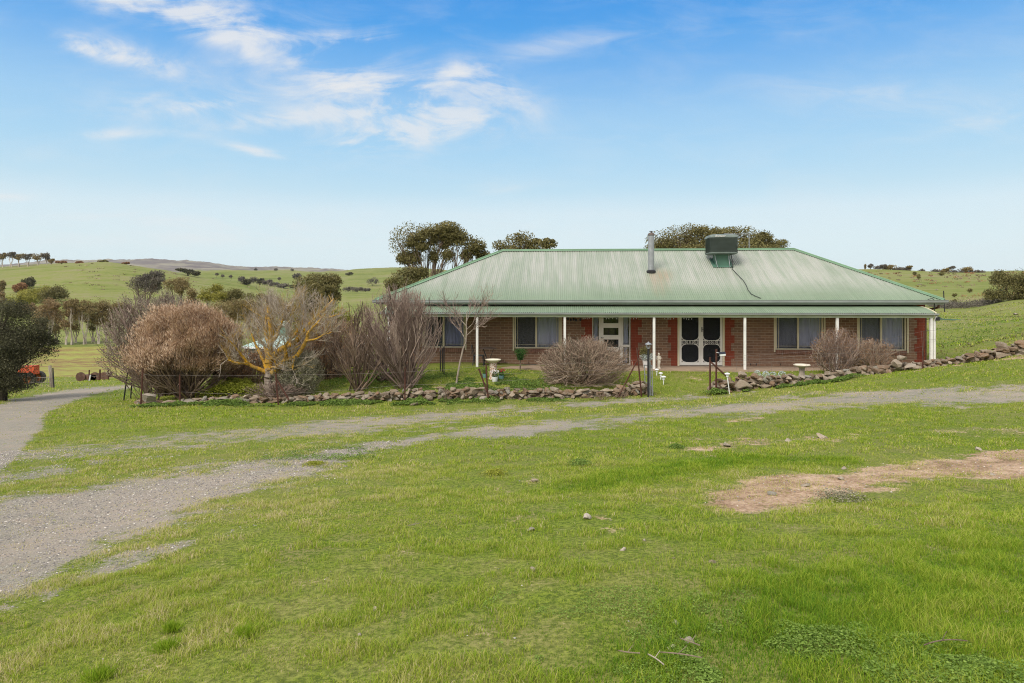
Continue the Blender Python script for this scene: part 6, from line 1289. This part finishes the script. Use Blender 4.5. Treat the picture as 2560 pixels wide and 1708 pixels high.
def cover(name, pts, n, size, h, leaf, seed, label=None, kind='stuff', spread=(.3, .14), keep=.46):
    "leafy mat along a line of (px, D)"
    r = np.random.default_rng(seed); P = np.array([((p-CX)/F*D, D) for p, D in pts]); seg = np.linalg.norm(np.diff(P, axis=0), axis=1); cum = np.concatenate([[0], np.cumsum(seg)])
    s = r.random(n)*cum[-1]; x = np.interp(s, cum, P[:, 0])+r.normal(size=n)*spread[0]; y = np.interp(s, cum, P[:, 1])+r.normal(size=n)*spread[1]
    nn = fbm(x*1.3, y*1.3, 4, seed); ok = nn > keep; x, y, nn = x[ok], y[ok], nn[ok]; z = terrain(x, y); hh = h*(.25+2.6*(nn-keep))*(.5+.5*vnoise(x*6, y*6, 3))
    Q_ = np.stack([x, y, z+hh*r.random(len(x))**.5+.01], 1)
    me = leaf_mesh(name, Q_, size, ML[leaf], np.clip(r.random(len(x))*.7+(nn-.5), 0, 1), flat=.45, asp=.85, r=r)
    p = dict(kind=kind) if kind == 'stuff' else {}
    return obj(name, me, label=label, **p)
cover('ground_cover', [(330, 20.6), (450, 20.5), (600, 20.55), (800, 20.6), (1000, 20.65), (1130, 20.7)], 34000, .045, .20, 'cover', 5, 'lush green weeds along the foot of the left wall', spread=(.3, .16), keep=.47)
cover('ground_cover', [(1150, 20.7), (1300, 20.75), (1440, 20.75)], 6000, .04, .12, 'cover', 6, 'patchy green weeds at foot of the left wall')
cover('ground_cover', [(1790, 20.8), (1850, 20.9), (1990, 21.0), (2120, 21.2)], 16000, .045, .2, 'cover', 7, 'green weeds at foot of the right wall', spread=(.25, .10))
cover('ground_cover', [(540, 23.5), (620, 23.2), (680, 23.2)], 22000, .05, .55, 'lime', 8, 'yellow-green creeper heaped left of the lichen trunk', spread=(.35, .45), keep=.38)
cover('ground_cover', [(1050, 22.6), (1200, 22.6), (1350, 22.6)], 36000, .04, .08, 'cover', 9, 'clover in the garden lawn', spread=(.8, .8), keep=.42)
cover('ground_cover', [(850, 24), (960, 24), (1050, 23.6)], 16000, .04, .10, 'cover', 10, 'clover among the bare bushes', spread=(.6, .7), keep=.42)
# clover patch bottom right, sampled on the ground
def patch(name, poly, n, size, h, leaf, seed, label, thr=.44):
    r = np.random.default_rng(seed); P = np.array(poly, float); x0, y0 = P.min(0); x1, y1 = P.max(0)
    px = x0+(x1-x0)*r.random(n); py = y0+(y1-y0)*r.random(n); ok = sdist(poly, px, py, 1)+(fbm(px*.01, py*.02, 3, seed)-.5)*160 > 0; px, py = px[ok], py[ok]
    D = np.geomspace(2, 14, 90) 
    k = (px-CX)/F; zg = terrain(k[:, None]*D[None], np.repeat(D[None], len(k), 0)); dz = EYE-(py[:, None]-HY)/F*D[None]-zg; i = np.maximum(np.argmax(dz <= 0, 1), 1); q_ = np.arange(len(k)); f_ = dz[q_, i-1]/(dz[q_, i-1]-dz[q_, i]+1e-9); Dh = D[i-1]+(D[i]-D[i-1])*np.clip(f_, 0, 1); x = k*Dh
    nn = fbm(x*3, Dh*3, 3, seed+1); ok = nn > thr; x, Dh, nn = x[ok], Dh[ok], nn[ok]; z = terrain(x, Dh)+.008+h*r.random(len(x))*(nn-thr+.1)*4
    obj(name, leaf_mesh(name, np.stack([x, Dh, z], 1), size, ML[leaf], np.clip(r.random(len(x))*.8+.1, 0, 1), flat=.55, asp=.9, r=r), kind='stuff', label=label)
patch('clover', [(1700, 1640), (1780, 1560), (2000, 1520), (2250, 1560), (2450, 1620), (2560, 1700), (2400, 1760), (1760, 1760)], 34000, .012, .035, 'clover', 21, 'dark green clover patch in the right foreground', .42)
patch('clover', [(1200, 1500), (1900, 1470), (1800, 1720), (1200, 1720)], 20000, .010, .02, 'clover', 22, 'scattered small clover in the middle foreground', .52)
patch('clover', [(620, 1125), (930, 1118), (950, 1128), (800, 1142), (700, 1152), (640, 1148)], 5000, .022, .03, 'cover', 23, 'flat weeds on the gravel', .45)
def tuft(px, py, w_, lb, i, n=260):
    p = hit(px, py); s = w_/F*p[1]; r = np.random.default_rng(700+i); q = r.normal(size=(n, 2))*s*.2; z = terrain(p[0]+q[:, 0], p[1]+q[:, 1])-p[2]; h = .055*(.5+.7*r.random(n))
    V0 = np.stack([q[:, 0], q[:, 1], z+h*.5], 1); up = np.stack([q[:, 0]/s*1.2, q[:, 1]/s*1.2, np.ones(n)], 1)
    me = leaf_mesh('grass_tuft', V0, .055, ML['grass'], .25+.25*r.random(n), asp=.07, r=r, along=up, jit=.5)
    o = obj('grass_tuft', me, label=lb, category='grass tuft', group='bright green grass tufts'); o.location = tuple(p)
def weed(px, py, w_, hgt, leaf, lb, i, n=900):
    p = hit(px, py); s = w_/F*p[1]; r = np.random.default_rng(500+i); q = r.normal(size=(n, 2))*s*.22; z = terrain(p[0]+q[:, 0], p[1]+q[:, 1]*1.2)-p[2]; rr2 = np.hypot(q[:, 0], q[:, 1])/(s*.5)
    P = np.stack([q[:, 0], q[:, 1]*1.2, z+.01+hgt*r.random(n)*np.clip(1-rr2*.7, .1, 1)], 1)
    o = obj('weed', leaf_mesh('weed', P, max(.018, p[1]/683*1.4), ML[leaf], r.random(n), asp=.7, flat=.3, r=r), label=lb, category='weed', group='leafy weeds in the paddock'); o.location = tuple(p)
for i, a in enumerate([(2105, 1252, 130, .12, 'twigg', 'grey-green mat of weed on the lower edge of bare earth'), (1238, 1188, 70, .08, 'lime', 'pale weed rosette above the small bare patch'), (1450, 1163, 70, .08, 'cover', 'weed tuft in the upper middle grass'), (1690, 1120, 40, .06, 'cover', 'small dark weed below the gravel strip'), (785, 1162, 60, .04, 'lime', 'lime weed patch on the gravel tail')]): weed(*a[:5], a[5], i)
for i, (px, py, w_, lb) in enumerate([(612, 1592, 66, 'bright green grass tuft rightmost of the three at bottom left'), (418, 1626, 78, 'bright green grass tuft in the middle of three at bottom left'), (245, 1700, 80, 'bright green grass tuft clipped by the bottom edge'), (430, 1580, 50, 'small bright tuft above the middle one')]): tuft(px, py, w_, lb, i)
# silver plants behind the right wall
for i, (px, py, lb) in enumerate([(1893, 930, 'leftmost silver-leaved plant over the right wall'), (1915, 932, 'second silver-leaved plant over the right wall'), (1932, 934, 'third silver-leaved plant over the right wall'), (1955, 932, 'fourth silver-leaved plant over the right wall')]):
    b = on(px, 21.9); h = at(px, py-4, 21.9)[2]-b[2]; r = np.random.default_rng(600+i); n = 420; t = thing('silver_plant', lb, 'plant', tuple(b), group='silver plants behind the right wall')
    a = rdir(n, r); P = np.stack([a[:, 0]*.13, a[:, 1]*.1, h*.5+a[:, 2]*h*.5], 1); obj('foliage', leaf_mesh('foliage', P, .05, ML['silver'], r.random(n), asp=.3, r=r), t)
# loose gravel near the camera
r = np.random.default_rng(31); x, y = sample_area(130000, 2.6, 12, .8, r); z = terrain(x, y); g, s = masks(x, y, z); ok = r.random(len(x)) < g*.9+s*.10; x, y, z = x[ok], y[ok], z[ok]; n = len(x)
oc = np.array([(1, 0, 0), (0, 1, 0), (-1, 0, 0), (0, -1, 0), (0, 0, 1), (0, 0, -1)], float); of = np.array([(0, 1, 4), (1, 2, 4), (2, 3, 4), (3, 0, 4), (1, 0, 5), (2, 1, 5), (3, 2, 5), (0, 3, 5)])
sz = (.0035+.0075*r.random(n)**2.5)*(1+.05*y); V = oc[None]*(.6+.5*r.random((n, 6, 1)))*sz[:, None, None]*np.array([1, 1, .6]); a = r.random(n)*6.3; c_, s_ = np.cos(a)[:, None], np.sin(a)[:, None]
V = np.stack([V[..., 0]*c_-V[..., 1]*s_, V[..., 0]*s_+V[..., 1]*c_, V[..., 2]], -1)+np.stack([x, y, z+sz*.25], 1)[:, None]
mg = MT('loose_gravel', .9, .2); mg.col(mg.ramp(mg.attr('tone'), [(0, (.17, .16, .155)), (.5, (.30, .28, .265)), (.85, (.42, .38, .34)), (1, (.68, .64, .58))]))
obj('loose_gravel', mkmesh('loose_gravel', V.reshape(-1, 3), (of[None]+(np.arange(n)*6)[:, None, None]).reshape(-1, 3), [mg.m], {'tone': np.repeat(r.random(n), 6)}), kind='stuff', label='loose grey gravel on the track')

# tussocks and scrub on the right-hand slope
def scatter(name, label, n, per, px0, px1, d0, d1, size, rad, hgt, leaf, seed, line=None):
    r = np.random.default_rng(seed); D = np.exp(r.random(n)*(math.log(d1)-math.log(d0))+math.log(d0)); px = px0+(px1-px0)*r.random(n); k = (px-CX)/F
    if line: D = line(px)+r.normal(size=n)*1.2; 
    x = k*D; nn = fbm(x/14, D/14, 3, seed) > (.5 if not line else .3); x, D = x[nn], D[nn]; m_ = len(x); sc = .5+r.random(m_)
    q = r.normal(size=(m_, per, 3))*np.array([rad, rad, 0])*sc[:, None, None]; X_ = (x[:, None]+q[..., 0]).ravel(); Y_ = (D[:, None]+q[..., 1]).ravel(); Z_ = terrain(X_, Y_)+np.repeat(sc, per)*hgt*r.random(len(X_))
    obj(name, leaf_mesh(name, np.stack([X_, Y_, Z_], 1), np.repeat(np.maximum(size, D/683*1.1), per), ML[leaf], np.clip(np.repeat(r.random(m_), per)*.6+r.random(len(X_))*.4, 0, 1), asp=.6, r=r), kind='stuff', label=label)
scatter('tussock', 'brown tussocks dotted over the far right slope', 420, 30, 2150, 2800, 68, 210, .12, .38, .4, 'seed', 71)
scatter('tussock', 'pale grey tussocks and stones on the far right slope', 300, 24, 2150, 2800, 68, 200, .1, .35, .35, 'twigb', 74)
scatter('slope_weeds', 'dark green weeds on the near right slope', 300, 30, 2300, 2900, 27, 60, .08, .5, .08, 'cover', 72)
scatter('slope_weeds', 'rank olive weeds on the near right slope', 160, 24, 2300, 2900, 27, 62, .08, .4, .08, 'olive', 75)
scatter('scrub_line', 'dry grey scrub along the crest of the right paddock', 170, 50, 2330, 2500, 66, 72, .11, .4, .42, 'grey', 73, lambda p: 71-(p-2330)*.02)
scatter('hill_scrub', 'flecks of rock and scrub on the left hill', 130, 14, 150, 760, 260, 415, .3, .8, .35, 'twigb', 76)
# ------------------------------------------------------------------ the air
m = MB(); m.box(-5400, 5400, -5400, 5400, -60, 200); hz = bpy.data.materials.new('air'); hz.use_nodes = True; nt = hz.node_tree
nt.nodes.remove(nt.nodes['Principled BSDF']); pv = nt.nodes.new('ShaderNodeVolumePrincipled'); pv.inputs['Color'].default_value = (.86, .93, 1, 1); pv.inputs['Density'].default_value = .00005; pv.inputs['Anisotropy'].default_value = .2
nt.links.new(pv.outputs[0], nt.nodes['Material Output'].inputs['Volume'])
m.build('haze', hz, kind='stuff')
